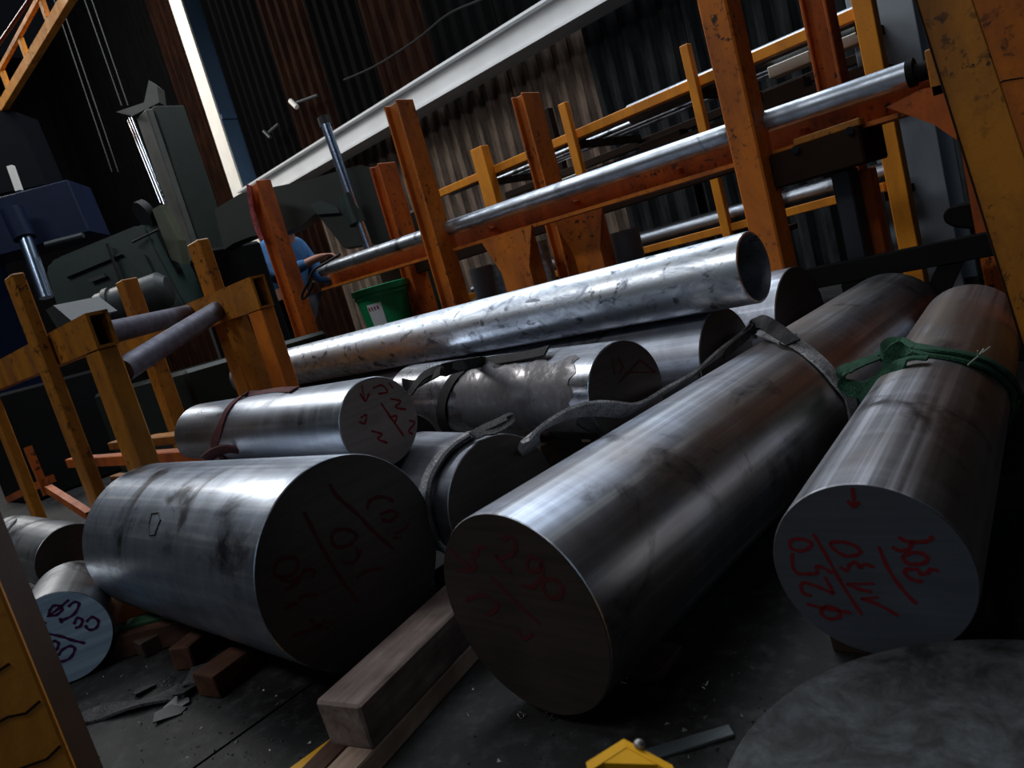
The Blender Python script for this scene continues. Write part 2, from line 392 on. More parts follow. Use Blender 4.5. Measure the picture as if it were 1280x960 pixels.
marks(tM, zs(550,640,.2917,[[(35,150),(85,200),(140,242)],[(75,250),(152,242),(130,192)],[(135,175),(155,190),(165,150),(195,155)],
  [(268,122),(300,105),(325,140),(310,180),(262,200),(240,188),(290,250),(302,240)],
  [(370,215),(380,250),(420,250),(432,212),(392,190),(370,215)],[(432,215),(440,270),(400,320),(350,310)],
  [(440,320),(460,360),(510,365),(525,320),(490,290),(450,290),(440,320)],[(215,275),(330,390),(430,480)],
  [(110,380),(150,362),(190,355),(215,370)],[(200,440),(225,430),(250,400),(230,380)],[(330,500),(360,540),(400,520)]]), tM.location, R(89.2), 0, REDDARK, .006)
tB = bar('B', (-1.1313,.6320,.2319), 180.2, .1891, .925, ST_B, CUT_DARK, 'thickest short round steel bar at left, red sums on its dark end')
marks(tB, zs(320,570,.2917,[[(205,240),(240,310),(310,440),(380,550),(440,630)],[(315,120),(350,175),(430,245),(510,330),(590,400)],
  [(75,490),(100,445),(160,435),(180,470),(150,510),(90,515),(75,490)],[(120,575),(170,550),(210,490),(250,495),(240,520)],[(100,520),(150,540),(180,520)],
  [(185,615),(220,595),(262,597)],[(125,660),(145,640),(182,632)],[(155,770),(260,735),(290,710),(330,720)],[(230,700),(270,730),(310,740)],
  [(320,355),(340,320),(400,318),(430,345),(400,380),(345,390),(320,355)],[(370,455),(420,455),(450,400)],[(430,390),(440,440)],[(430,525),(470,495),(545,480)],
  [(475,230),(490,190),(540,175),(592,195)],[(530,250),(580,235),(606,255),(570,280),(535,270)],[(590,335),(640,310),(650,292)],[(585,350),(622,350)]]), tB.location, R(180.2), 0, REDDARK, .007)
# old clip mark on its flank
tC = bar('C', (-1.2787,.8712,.4190), 176.84, .0972, 1.019, ST_C, CUT_C, 'round steel bar lying on top at left, wrapped by the red sling')
marks(tC, zs(400,280,.336,[[(155,598),(165,655)],[(148,630),(168,658),(182,630)],[(195,612),(230,600),(250,625),(215,632)],[(255,590),(272,612)],
  [(225,665),(270,730),(312,790)],[(150,722),(172,710),(165,742),(145,735)],[(260,650),(300,660),(280,682),(322,690)],[(330,730),(352,740),(330,770),(346,782)],
  [(190,770),(230,782),(215,800),(252,815)],[(255,720),(285,715),(275,745)]]), tC.location, R(176.84), 0, mat_plain('faded_red_marker', (.24,.016,.02), .8), .0045)
tD = bar('D', (-.9225,1.2634,.3334), 168.08, .1107, 1.0, ST_D, CUT_DARK, 'short bright peeled steel bar in mid pile with black strap, half in dull wrap')
marks(tD, zs(400,280,.336,[[(1110,590),(1150,550),(1190,505)],[(1190,505),(1220,530),(1248,552)],[(1140,552),(1248,552)],[(1088,500),(1096,560)],[(1108,500),(1126,530),(1112,556)]]), tD.location, R(168.08), 0, REDDARK, .005)
bar('E', (-.9067,1.7058,.2728), 178.82, .1440, 2.3, ST_E, CUT_DARK, 'long dull steel bar directly under the galvanised pipe')
bar('G', (-.7659,1.6653,.5030), 178.86, .0867, 2.785, GALV, None, 'long galvanised pipe lying on top of the pile', None, 96, .006)
tI = bar('I', (-1.0496,.9450,.2133), 169.84, .1330, .33, ST_E, CUT_DARK, 'small dark round bar between the thickest bar and the middle bar, grey black sling')
pJ = at(513,566,x=-1.43)
bar('J', tuple(pJ), 178, .098, .8, ST_E, CUT_DARK, 'dark bar end half hidden behind the red-slung bar')
bar('H', (-.906,2.2145,.248), 178, .183, 1.2, ST_E, CUT_DARK, 'dark-ended steel bar below the open end of the galvanised pipe')
tK = bar('K', (-1.9918,.3248,.1131), 158, .110, .30, ST_K, CUT_K, 'small bar with fresh blue-lit saw cut end reading 200 in purple')
marks(tK, zs(0,640,.25,[[(245,500),(265,470),(300,470),(310,490),(280,515),(250,515),(245,500)],[(235,525),(290,485),(345,438)],
  [(340,475),(370,450),(395,460),(370,510),(312,540),(300,530),(310,556)],[(370,562),(385,530),(412,540),(400,572),(375,578)],
  [(430,550),(460,525),(492,545),(480,580),(445,588),(425,565)],[(215,605),(300,620),(360,640),(427,656)],
  [(250,662),(270,645),(292,655),(285,685),(265,705)],[(290,720),(310,690),(350,670),(374,685),(350,730),(302,748),(285,735)],[(185,535),(205,570),(230,550)]]), tK.location, R(158), 0, PURPLE, .006)
bar('L', (-2.40,.4955,.197), 180, .101, .72, ST_K, CUT_DARK, 'small scaly bar behind the purple-marked bar at far left')
# rectangular stamp on the thick bar
def surf(key, px, py, off=.0):
    C0, A, r, _ = CY[key]; r = r+off; d = ray(px, py); o = CAM - C0
    dp = d - A*d.dot(A); op = o - A*o.dot(A)
    a_ = dp.dot(dp); b_ = 2*dp.dot(op); c_ = op.dot(op)-r*r; D = b_*b_-4*a_*c_
    t_ = (-b_ - math.sqrt(max(D, 0)))/(2*a_)
    p = CAM + d*t_
    if D < 0:
        q = p - C0; q = q - A*q.dot(A); p = C0 + A*(p-C0).dot(A) + q.normalized()*r
    return p
bm = bmesh.new(); Mi = local(tB)
loop = [(190,642),(199,641),(201,650),(194,668),(187,669),(186,656),(190,642)]
tube(bm, [Mi @ surf('B', x, y, .0005) for x, y in loop], .0022, 6)
mesh_obj('stamp_mark', bm, RUBBER, tB)
# sticker patch / dull film on D
bm = bmesh.new(); Mi = local(tD)
C0, A, r, _ = CY['D']; gA = []
for i in range(25):
    row = []
    s = .06 + .50*i/24
    for k in range(15):
        a_ = R(200 + 95*k/14 - 6*math.sin(i*1.1+k*.3)*(1 if k == 0 else 0))
        rr = r + .0012 + .0010*math.sin(i*1.9+k*1.3)*math.sin(k*.9+i*.4)
        row.append(bm.verts.new((s + .012*math.sin(k*1.7)*(i in (0, 24)), rr*math.sin(a_+math.pi*.5+math.pi*.56), rr*math.cos(a_+math.pi*.5+math.pi*.56))))
    gA.append(row)
for i in range(24):
    for k in range(14): bm.faces.new((gA[i][k], gA[i+1][k], gA[i+1][k+1], gA[i][k+1]))
bmesh.ops.recalc_face_normals(bm, faces=bm.faces)
n = NT('dull_wrap_film'); v = n.mapping(); g = n.noise(v, 13, 6, .7, 1.2)
FILM = n.set(color=n.ramp(g, [(.4, (.095,.088,.095)), (.6, (.17,.165,.18))]), rough=n.ramp(g, [(.45, .6), (.62, .25)]), metal=.55)
FO = mesh_obj('wrap_film', bm, FILM, tD, 60)
# ------------------------------------------------------------------ slings
WEBG = mat_web('grey_webbing', (.62,.62,.63), (.20,.19,.20)); WEBD = mat_web('dark_webbing', (.13,.125,.13), (.035,.033,.035))
WEBGR = mat_web('green_webbing', (.030,.115,.062), (.010,.045,.026)); WEBR = mat_web('red_webbing', (.17,.055,.055), (.07,.022,.024)); WEBB = mat_web('black_webbing', (.040,.036,.036), (.016,.014,.014))
def band(key, pix, wid, off=.004, th=.005, ext=0):
    """points on the skin of a bar, with extra wrap past the last one (degrees)"""
    C0, A, r, _ = CY[key]
    pts = [surf(key, x, y, off) for x, y in pix]
    def wrap(p, q, deg):
        u = p-C0; s = u.dot(A); u = u - A*s
        v_ = q-C0; v_ = v_ - A*v_.dot(A)
        sg = 1 if v_.cross(u).dot(A) > 0 else -1
        out = []
        for k in range(1, 6):
            out.append(C0 + A*s + Matrix.Rotation(sg*R(deg)*k/5, 3, A) @ u)
        return out
    if ext: pts += wrap(pts[-1], pts[-2], ext)
    return pts, [A.copy() for _ in pts]
# grey sling on the middle bar
t = thing('lifting_sling', 'grey webbing sling choked round the middle bar', 'sling', (0,0,0), 0, 'webbing lifting slings')
p, wv = band('M', [(968,418),(985,425),(1004,435),(1028,455),(1048,478),(1062,497)], .055, .005, .006, 120)
bm = bmesh.new(); ribbon(bm, p, .050, .006, wv); mesh_obj('choker_band', bm, WEBG, t, 50)
bm = bmesh.new()
q = [surf('M', 985, 424, .010), surf('M', 966, 416, .014), at(950,410, x=-.86), at(925,424, x=-.895), at(895,446, x=-.905), at(860,472, x=-.905), at(825,492, x=-.905), at(790,512, x=-.905), at(760,511, x=-.91), at(735,511, x=-.915), at(705,519, x=-.92), at(680,533, x=-.925), at(662,549, x=-.95), at(664,562, x=-1.05)]
wd = [Vector((.2,.9,.2))]*2 + [Vector((.5,.5,.6)), Vector((.6,.3,.75)), Vector((.65,.2,.75))] + [Vector((.85,.15,.5))]*(len(q)-5)
ribbon(bm, q, .050, .008, wd); mesh_obj('tail', bm, WEBG, t, 50)
bm = bmesh.new()
q = [surf('M', 992, 428, .014), surf('M', 972, 414, .022), at(950,402, x=-.85), at(930,420, x=-.885), at(905,440, x=-.90)]
ribbon(bm, q, .036, .006, [Vector((.1,.9,.3))]*2+[Vector((.3,.5,.8))]*3); mesh_obj('eye', bm, WEBD, t, 50)
# green sling on the right bar
t = thing('lifting_sling', 'green webbing sling with open eye on the right bar', 'sling', (0,0,0), 0, 'webbing lifting slings')
p, wv = band('R', [(1118,444),(1139,437),(1162,441),(1199,447),(1236,459),(1263,482),(1279,508)], .05, .004, .005, 100)
bm = bmesh.new(); ribbon(bm, p, .042, .006, wv); mesh_obj('choker_band', bm, WEBGR, t, 50)
p, wv = band('R', [(1128,431),(1162,436),(1199,441),(1236,451),(1262,470),(1279,492)], .05, .011, .005, 60)
bm = bmesh.new(); ribbon(bm, p, .022, .005, wv); mesh_obj('choker_band', bm, WEBGR, t, 50)
bm = bmesh.new()
def mixp(px, py, k): return surf('M', px, py, .02).lerp(surf('R', px, py, .02), k) - FW*.012
q = [surf('R',1139,436,.010), surf('R',1116,432,.02), mixp(1088,440,.7), mixp(1062,450,.35), mixp(1049,464,.1), mixp(1058,484,.1), mixp(1083,486,.3), mixp(1106,468,.6), surf('R',1120,441,.02), surf('R',1138,437,.016)]
wd = [CY['R'][1].copy(), FW+UP*.3, FW+UP*.25, FW+UP*.3, FW*.6+UP*.6, UP*.9+FW*.2, UP+RT*-.3, UP+RT*-.5, UP*.7+RT*-.5, CY['R'][1].copy()]
ribbon(bm, q, .036, .005, wd, 8); mesh_obj('eye', bm, WEBGR, t, 50)
bm = bmesh.new()
q = [mixp(1074,502,.2), mixp(1090,484,.45), mixp(1112,464,.8), surf('R',1135,449,.012), surf('R',1160,448,.010)]
ribbon(bm, q, .026, .005, [UP+RT*-.3]*3+[CY['R'][1].copy()]*2); mesh_obj('tail', bm, WEBGR, t, 50)
bm = bmesh.new()
for ex in (1238, 1230, 1222):
    q = [surf('R', 1210, 456, .016), surf('R', 1222, 446, .022), surf('R', ex, 436-(ex-1230)*.3, .035)]
    tube(bm, smooth_path(q, 4), .0014, 5)
mesh_obj('frayed_thread', bm, mat_plain('pale_thread', (.30,.33,.26), .8), t)
# red sling on C
t = thing('lifting_sling', 'dull red webbing sling over the top left bar', 'sling', (0,0,0), 0, 'webbing lifting slings')
p, wv = band('C', [(368,487),(345,486),(322,488),(300,497),(284,513),(275,535),(268,558)], .03, .004, .004, 50)
bm = bmesh.new(); ribbon(bm, p, .026, .005, [(Vector((1,0,0))*.6+Vector((0,.8,.2))) if i < 3 else Vector((1,.1,0)) for i in range(len(p))]); mesh_obj('choker_band', bm, WEBR, t, 50)
bm = bmesh.new(); dd = (surf('C', 275, 545)-CAM).dot(FW)
q = [at(258,574,d=dd-.01), at(268,566,d=dd-.03), at(284,561,d=dd-.045), at(300,564,d=dd-.05), at(316,573,d=dd-.05)]
ribbon(bm, q, .032, .006, Vector((.2,-.5,.8))); mesh_obj('tail', bm, WEBR, t, 50)
# sling on I
t = thing('lifting_sling', 'worn grey black sling with small eye on the small dark bar', 'sling', (0,0,0), 0, 'webbing lifting slings')
p, wv = band('I', [(594,539),(580,548),(562,560),(547,576),(535,597),(530,616)], .04, .005, .005, 60)
bm = bmesh.new(); ribbon(bm, p, .040, .006, wv); mesh_obj('choker_band', bm, WEBG, t, 50)
p, wv = band('I', [(600,535),(586,545),(569,556),(554,572),(541,594),(536,614)], .04, .012, .005, 40)
bm = bmesh.new(); ribbon(bm, p, .016, .006, wv); mesh_obj('choker_band', bm, WEBD, t, 50)
dd = (surf('I', 600, 548)-CAM).dot(FW)
bm = bmesh.new()
q = [surf('I', 588, 545, .014), at(604,536,d=dd-.01), at(622,528,d=dd-.02), at(637,521,d=dd-.02), at(638,527,d=dd-.03), at(622,537,d=dd-.03), at(605,540,d=dd-.02), surf('I', 592, 545, .02)]
ribbon(bm, q, .022, .005, Vector((-.6,.5,.35)), 8); mesh_obj('eye', bm, WEBD, t, 50)
# black straps on D and E
t = thing('tie_strap', 'flat black strap tying the peeled bar in the pile', 'strap')
p, wv = band('D', [(600,449),(590,454),(577,463),(563,478),(553,500),(552,520),(558,539)], .03, .003, .003, 60)
bm = bmesh.new(); ribbon(bm, p, .042, .004, wv); mesh_obj('band', bm, WEBB, t, 50)
bm = bmesh.new()
q = [at(503,480,x=-1.29), at(518,481,x=-1.28), at(540,470,x=-1.24), at(560,461,x=-1.20), surf('D',602,452,.008), surf('D',635,448,.008), surf('D',668,442,.010), surf('D',684,438,.016)]
ribbon(bm, q, .030, .004, Vector((-.25,.8,.5))); mesh_obj('tail', bm, WEBB, t, 50)
bm = bmesh.new()
q = [at(512,492,x=-1.27), at(530,470,x=-1.25), at(553,460,x=-1.23), at(572,457,x=-1.22), surf('D', 592, 452, .012)]
ribbon(bm, q, .026, .004, Vector((-.5,.6,.5))); mesh_obj('tail', bm, WEBB, t, 50)
p, wv = band('E', [(612,434),(600,442),(588,450),(578,458)], .03, .004, .003, 20)
bm = bmesh.new(); ribbon(bm, p, .034, .004, wv); mesh_obj('band', bm, WEBB, t, 50)
t = thing('lifting_sling', 'pale worn sling round the scaly bar at far left', 'sling', (0,0,0), 0, 'webbing lifting slings')
p, wv = band('L', [(14,653),(8,660),(2,672),(0,688)], .03, .004, .004, 30)
bm = bmesh.new(); ribbon(bm, p, .045, .006, wv); mesh_obj('choker_band', bm, WEBG, t, 50)

# ------------------------------------------------------------------ timber and floor clutter
WOODG = mat_wood('weathered_timber', (.34,.26,.23), (.13,.085,.07)); WOODD = mat_wood('dark_timber', (.10,.062,.045), (.04,.024,.018)); WOODL = mat_wood('pale_plank', (.55,.40,.30), (.33,.22,.16)); WOODR = mat_wood('reddish_timber', (.12,.05,.028), (.05,.021,.012)); WOODO = mat_wood('orange_timber', (.48,.15,.03), (.25,.07,.015)); GREENW = mat_plain('green_board', (.02,.07,.03), .7)
def plank(name, label, c, yaw, L, W_, z0, z1, mat, cat='timber', group='timber packing under the bars', tilt=0, bev=.003):
    bm = bmesh.new(); box(bm, 0, L, -W_/2, W_/2, 0, z1-z0); bevel(bm, bev)
    for v_ in bm.verts: v_.co += Vector((random.uniform(-1,1), random.uniform(-1,1), random.uniform(-1,1)))*bev*.5
    o = mesh_obj(name, bm, mat, None); o.location = (c[0], c[1], z0); o.rotation_euler = (0, tilt, R(yaw)); return tag(o, label, cat, group)
k_ = (CAM_H-.108)/CAM_H
p0 = at(395,875,z=.108); p1 = at(445,885,z=.108); p2 = at(520,763,z=.108)
dv = (p2-p0); yw = math.degrees(math.atan2(dv.y, dv.x)); mid = (p0+p1)/2
plank('timber_beam', 'thick square timber in front of the thickest bar', mid, yw, .46, (p1-p0).length, .035, .108, WOODG, bev=.004)
p3 = at(412,948,z=.02); p4 = at(455,952,z=.02)
plank('plank', 'pale plank under the thick square timber', (mid.x+.035, mid.y-.07), yw, .5, .055, 0, .034, WOODL)
plank('plank', 'brown plank under the left edge of the thick timber', (mid.x-.018, mid.y-.06), yw+1, .5, .05, 0, .034, WOODR)
q0 = at(372,958,z=.014); q1 = at(408,932,z=.014); dq = q1-q0
bm = bmesh.new(); box(bm, -.14, dq.length+.02, -.010, .010, 0, .002)
for i in range(14): box(bm, -.13+.02*i, -.128+.02*i, -.009, -.001 if i % 5 else .006, .002, .0023)
t_ = mesh_obj('measuring_stick', bm, SAFETY); t_.location = (q0.x, q0.y, .0345); t_.rotation_euler = (0, 0, math.atan2(dq.y, dq.x))
t_.location.z = .012
tag(t_, 'yellow measuring strip sticking out beside the thick timber', 'ruler')
# small blocks under the thick bar
for (px, py, yaw, L, W_, H_, lab, mt) in ((232,838,118,.09,.055,.055,'small wooden block tipped beneath the thickest bar, left of two',WOODR),(262,872,100,.10,.075,.05,'squat wooden block beneath the thickest bar, right of two',WOODR)):
    c_ = at(px, py, z=0); plank('wood_block', lab, c_, yaw, L, W_, 0, H_, mt)
c_ = at(132,752,z=.075); plank('timber_beam', 'orange stained timber end behind the purple-marked bar', (c_.x-.05, c_.y), 70, .40, .10, .0, .075, WOODO)
c_ = at(150,790,z=.06); plank('timber_beam', 'dark reddish timber lying behind the purple-marked bar', (c_.x-.02, c_.y), 40, .30, .08, 0, .06, WOODR)
c_ = at(165,775,z=.08); plank('board', 'green board piece on the reddish timber', (c_.x-.04, c_.y-.01), 40, .14, .05, .0605, .072, GREENW)
# packing beneath the bars, as the stack needs
plank('timber_beam', 'timber packing under the left part of the thickest bar', (-1.93,.45), 90, .4, .08, 0, .041, WOODD)
plank('timber_beam', 'timber packing under the small dark bar', (-1.20,.86), 90, .28, .10, 0, .078, WOODD)
plank('timber_beam', 'stacked timber packing under the half hidden bar end', (-1.9,1.0), 90, .22, .10, 0, pJ.z-.099, WOODD)
plank('timber_beam', 'tall timber packing under the peeled bar', (-1.25,1.24), 90, .16, .10, 0, .220, WOODD)
plank('timber_beam', 'timber packing under the dull bar by the galvanised pipe', (-1.35,1.55), 90, .36, .10, 0, .127, WOODD)
plank('timber_beam', 'upper timber packing under the dull bar', (-2.5,1.55), 90, .36, .10, 0, .127, WOODD)
plank('timber_beam', 'timber packing under the scaly bar', (-2.75,.38), 90, .23, .08, 0, .095, WOODD)
plank('timber_beam', 'timber packing under the dark-ended bar below the pipe end', (-1.5,2.06), 90, .3, .08, 0, .064, WOODD)
plank('timber_beam', 'low timber packing under the right bar', (-.53,1.45), 5, .32, .09, 0, .070, WOODD)
plank('timber_beam', 'low timber packing under the near end of the right bar', (-.44,.96), 5, .20, .08, 0, .070, WOODD)
plank('plank', 'thin plank under the middle bar', (-.86,1.6), 3, .24, .09, 0, .0155, WOODD)
plank('plank', 'thin plank under the near end of the middle bar', (-.86,.80), 3, .22, .09, 0, .0155, WOODD)
# standing disc billet bottom right
n = NT('scaled_disc_top'); v = n.mapping(); f1 = n.noise(v, 17, 8, .75, .6); f2 = n.noise(v, 70, 6, .75)
base = n.ramp(f1, [(.40, (.009,.0095,.010)), (.60, (.046,.049,.053))]); base = n.mix(n.ramp(f2, [(.5,0.),(.66,.6)]), base, (.018,.017,.016))
n.bump(f2, .25, .003); DISCM = n.set(color=base, rough=.6, metal=.3, spec=.25)
pts = [at(x, y, z=.12) for x, y in ((905,960),(930,918),(960,880),(1010,845),(1080,818),(1160,800),(1240,795),(1279,797))]
import numpy as np
Am = np.array([[2*p.x, 2*p.y, 1] for p in pts]); bv = np.array([p.x**2+p.y**2 for p in pts]); sol = np.linalg.lstsq(Am, bv, rcond=None)[0]
dr = math.sqrt(sol[2]+sol[0]**2+sol[1]**2)
t = thing('steel_disc', 'large flat round steel disc lying at the lower right', 'steel disc', (float(sol[0]), float(sol[1]), 0))
bm = bmesh.new(); lathe(bm, [(0, dr-.004), (.004, dr), (.115, dr), (.1185, dr-.003)], 96, Matrix.Rotation(-math.pi/2, 4, 'Y')); mesh_obj('rim', bm, ST_E, t, 40)
bm = bmesh.new(); lathe(bm, [(.1185, dr-.003), (.12, dr-.006), (.12, 0)], 96, Matrix.Rotation(-math.pi/2, 4, 'Y')); mesh_obj('top_face', bm, DISCM, t, 40)
# flat strip and shavings
p0 = at(795,948,z=.004); p1 = at(915,912,z=.004); dv = p1-p0
bm = bmesh.new(); box(bm, 0, dv.length, -.011, .011, 0, .005); bevel(bm, .001); o = mesh_obj('flat_bar', bm, mat_plain('dull_strip_steel', (.10,.115,.125), .45, .5)); o.location = (p0.x, p0.y, .0005); o.rotation_euler = (0, 0, math.atan2(dv.y, dv.x)); tag(o, 'short flat steel strip on the floor left of the disc', 'steel strip')
SWARF = mat_plain('bright_swarf', (.55,.56,.58), .25, 1)
def swarf(px, py, label, s=.012, nturn=3):
    c_ = at(px, py, z=.004); bm = bmesh.new(); pts = []
    for i in range(nturn*10): a_ = i*.63; pts.append(Vector((s*(.6*math.cos(a_)+.05*i), s*.6*math.sin(a_), s*.35*(1+math.sin(a_*1.3)))))
    tube(bm, pts, .0006, 4); o = mesh_obj('metal_shaving', bm, SWARF); o.location = (c_.x, c_.y, .0012); o.rotation_euler = (0, 0, random.random()*6); tag(o, label, 'shaving', 'metal shavings on the floor')
swarf(690,897,'curled metal shaving on the floor in front of the 290 bar', .014, 4)
swarf(655,893,'tiny metal shaving by the curl in front of the 290 bar', .008, 2)
swarf(785,848,'thin bright shaving on the floor right of the 290 bar', .012, 3)
swarf(205,855,'metal shaving among rubbish left of the wooden blocks', .015, 3)
swarf(880,855,'thin shaving on the floor beside the disc', .010, 2)
# loose grit and chips swept around the bars
bm = bmesh.new(); rg = random.Random(11)
for i in range(420):
    px = rg.choice([rg.uniform(100,420), rg.uniform(560,960)]); py = rg.uniform(800,955)
    c_ = at(px, py, z=0); s_ = rg.uniform(.0008,.0028)
    if (c_.x+.748)**2 < .02 and c_.y > .63: continue
    vs = [bm.verts.new((c_.x+rg.uniform(-1,1)*s_*1.6, c_.y+rg.uniform(-1,1)*s_*1.6, .0006+max(0, z_)*s_)) for z_ in (0,0,0,1.2)]
    for f_ in ((0,1,2),(0,1,3),(1,2,3),(2,0,3)): bm.faces.new([vs[k] for k in f_])
tag(mesh_obj('floor_grit', bm, mat_plain('metal_grit', (.16,.16,.16), .35, .6)), 'fine metal grit scattered on the dark floor', 'grit', kind='stuff')
# crushed rag strip on floor
bm = bmesh.new()
q = [at(x, y, z=.008) for x, y in ((98,898),(130,890),(165,882),(200,872),(228,862),(246,846),(252,832))]
ribbon(bm, q, .045, .006, [Vector((.3,1,.15*math.sin(i*2))) for i in range(len(q))]); o = mesh_obj('old_strap', bm, WEBD, None, 50); tag(o, 'flattened dirty strap on the floor left of the wooden blocks', 'strap')
for i, (px, py, s) in enumerate(((222,880,.035),(212,892,.03),(232,868,.028),(180,862,.03))):
    c_ = at(px, py, z=.004); bm = bmesh.new(); pts = [(s*(.7+.5*random.random())*math.cos(a_), s*(.6+.5*random.random())*math.sin(a_), 0) for a_ in [k*1.2566+random.random()*.5 for k in range(5)]]
    prism(bm, pts, (0,0,.003)); o = mesh_obj('scrap_flake', bm, mat_plain('scrap_flake_grey', (.035,.037,.04), .5, .2)); o.location = (c_.x, c_.y, .004+.010*(i % 3 == 2)); o.rotation_euler = (.1, .12, i)
    tag(o, ['dark scrap flake nearest the camera on the dirty strap','scrap flake at the lower left of the rubbish','scrap flake next to the wooden blocks','scrap flake furthest left in the rubbish'][i], 'scrap', 'scrap flakes')
# near yellow bracket corner
t = thing('yellow_bracket', 'out of focus yellow bracket corner at the bottom edge', 'bracket', (0,0,0))
a_ = at(783,934,d=.60); b_ = at(735,965,d=.56); c2 = at(845,968,d=.58)
bm = bmesh.new(); prism(bm, [a_, b_, b_-Vector((0,0,.16)), a_+(c2-a_)*.3-Vector((0,0,.2)), c2-Vector((0,0,.16)), c2], -FW.cross(RT)*.0 + (FW*Vector((1,1,0)) if False else Vector((-.008,.008,0)))); mesh_obj('plate', bm, SAFETY, t)
bm = bmesh.new(); bmesh.ops.create_icosphere(bm, subdivisions=2, radius=.005, matrix=Matrix.Translation(at(799,931,d=.605))); mesh_obj('bolt', bm, mat_plain('bolt_grey', (.3,.3,.3), .4, .7), t, 180)
pb = (b_+c2)/2
bm = bmesh.new(); box(bm, pb.x-.03, pb.x+.03, pb.y-.03, pb.y+.03, 0, min(b_.z, c2.z)-.10); mesh_obj('stem', bm, SAFETY, t)

# ------------------------------------------------------------------ orange roller bench behind the pile
bench = thing('roller_bench', 'long orange roller bench with tall stanchions behind the pile', 'conveyor', (-2.2, 2.55, 0))
BI = local(bench)
def bx(parent, name, mat, x0, x1, y0, y1, z0, z1, bev=.004, inv=None):
    bm = bmesh.new(); box(bm, x0, x1, y0, y1, z0, z1, inv if inv is not None else None)
    if bev: bevel(bm, bev)
    return mesh_obj(name, bm, mat, parent)
def channel(parent, name, mat, x, y, z0, z1, w_, dpt, inv, web='y', th=.008):
    """H-section stanchion: two flanges and a web"""
    bm = bmesh.new()
    box(bm, x, x+w_, y, y+th, z0, z1, inv); box(bm, x, x+w_, y+dpt-th, y+dpt, z0, z1, inv); box(bm, x+w_*.62, x+w_*.62+th, y+th, y+dpt-th, z0, z1, inv)
    bmesh.ops.recalc_face_normals(bm, faces=bm.faces); return mesh_obj(name, bm, mat, parent)
def post(parent, mat, pxl, pxr, pytop, y, ztop, inv, dpt=.10, z0=0., name='stanchion', open_=True):
    xl = at(pxl, pytop, y=y).x; xr = at(pxr, pytop, y=y).x
    if not open_: return bx(parent, name, mat, xl, xr, y, y+dpt, z0, ztop, .006, inv)
    bm = bmesh.new(); th = .012
    prism(bm, [(xl,y,z0),(xl+th,y,z0),(xl+th,y+.032,z0),(xr-th,y+.032,z0),(xr-th,y,z0),(xr,y,z0),(xr,y+dpt,z0),(xl,y+dpt,z0)], (0,0,ztop-z0))
    bmesh.ops.transform(bm, matrix=inv, verts=bm.verts); bevel(bm, .003); return mesh_obj(name, bm, mat, parent)
post(bench, ORANGE_RED, 307, 322, 231, 2.46, 1.61, BI, .10)
post(bench, ORANGE, 478, 497, 131, 2.46, 1.585, BI, .11)
post(bench, ORANGE, 870, 907, 0, 2.44, 1.75, BI, .12, open_=False)
post(bench, ORANGE_RED, 460, 473, 206, 2.95, 1.50, BI, .14)
post(bench, ORANGE, 637, 653, 118, 2.95, 1.48, BI, .14)
post(bench, ORANGE_RED, 998, 1032, 0, 2.95, 1.75, BI, .10)
# rails under the tube, in a slightly falling line like the bench itself
def zrail(x): return 1.005 + (x+3.9)*(.928-1.005)/(3.9-.55)
def sloped(parent, name, mat, x0, x1, y0, y1, dz0, dz1, inv):
    bm = bmesh.new(); pts = [(x0,y0,zrail(x0)+dz0),(x1,y0,zrail(x1)+dz0),(x1,y0,zrail(x1)+dz1),(x0,y0,zrail(x0)+dz1)]
    prism(bm, pts, (0, y1-y0, 0)); bmesh.ops.transform(bm, matrix=inv, verts=bm.verts); return mesh_obj(name, bm, mat, parent)
for x0, x1 in ((-3.92,-2.76),(-2.74,-1.13),(-1.10,-.52)):
    sloped(bench, 'rail_channel', ORANGE_RED, x0, x1, 2.640, 2.660, -.135, -.030, BI)
    sloped(bench, 'channel_lip', ORANGE, x0, x1, 2.548, 2.662, -.150, -.1355, BI)
bm = bmesh.new()
tube(bm, [(-3.88,2.57,zrail(-3.88)-.035),(-.575,2.57,zrail(-.575)-.035)], .038, 24)
bmesh.ops.transform(bm, matrix=BI, verts=bm.verts); mesh_obj('rail_tube', bm, RAILST, bench, 40)
bm = bmesh.new(); tube(bm, [(-.585,2.57,zrail(-.585)-.035),(-.565,2.57,zrail(-.565)-.035)], .041, 20); tube(bm, [(-.565,2.57,zrail(-.56)-.04),(-.50,2.57,zrail(-.5)-.04)], .028, 16); bmesh.ops.transform(bm, matrix=BI, verts=bm.verts); mesh_obj('end_collar', bm, BLACKSTEEL, bench, 40)
for bx_ in (-1.93,-1.42,-.93,-2.45):
    bm = bmesh.new(); tube(bm, [(bx_,2.605,zrail(bx_)-.10),(bx_,2.64,zrail(bx_)-.10)], .012, 8); bmesh.ops.transform(bm, matrix=BI, verts=bm.verts); mesh_obj('bolt', bm, ORANGE_RED, bench)
# rear rail
bx(bench, 'rear_rail', DARKBROWN, -3.9, -.5, 3.0, 3.08, .80, .90, .003, BI)
bx(bench, 'shelf', DARKBROWN, -4.3, -1.3, 2.70, 3.35, .49, .515, .002, BI)
for lx in (-4.2,-3.2,-1.4): bx(bench, 'shelf_leg', DARKBROWN, lx, lx+.06, 2.85, 2.91, 0, .49, .002, BI)
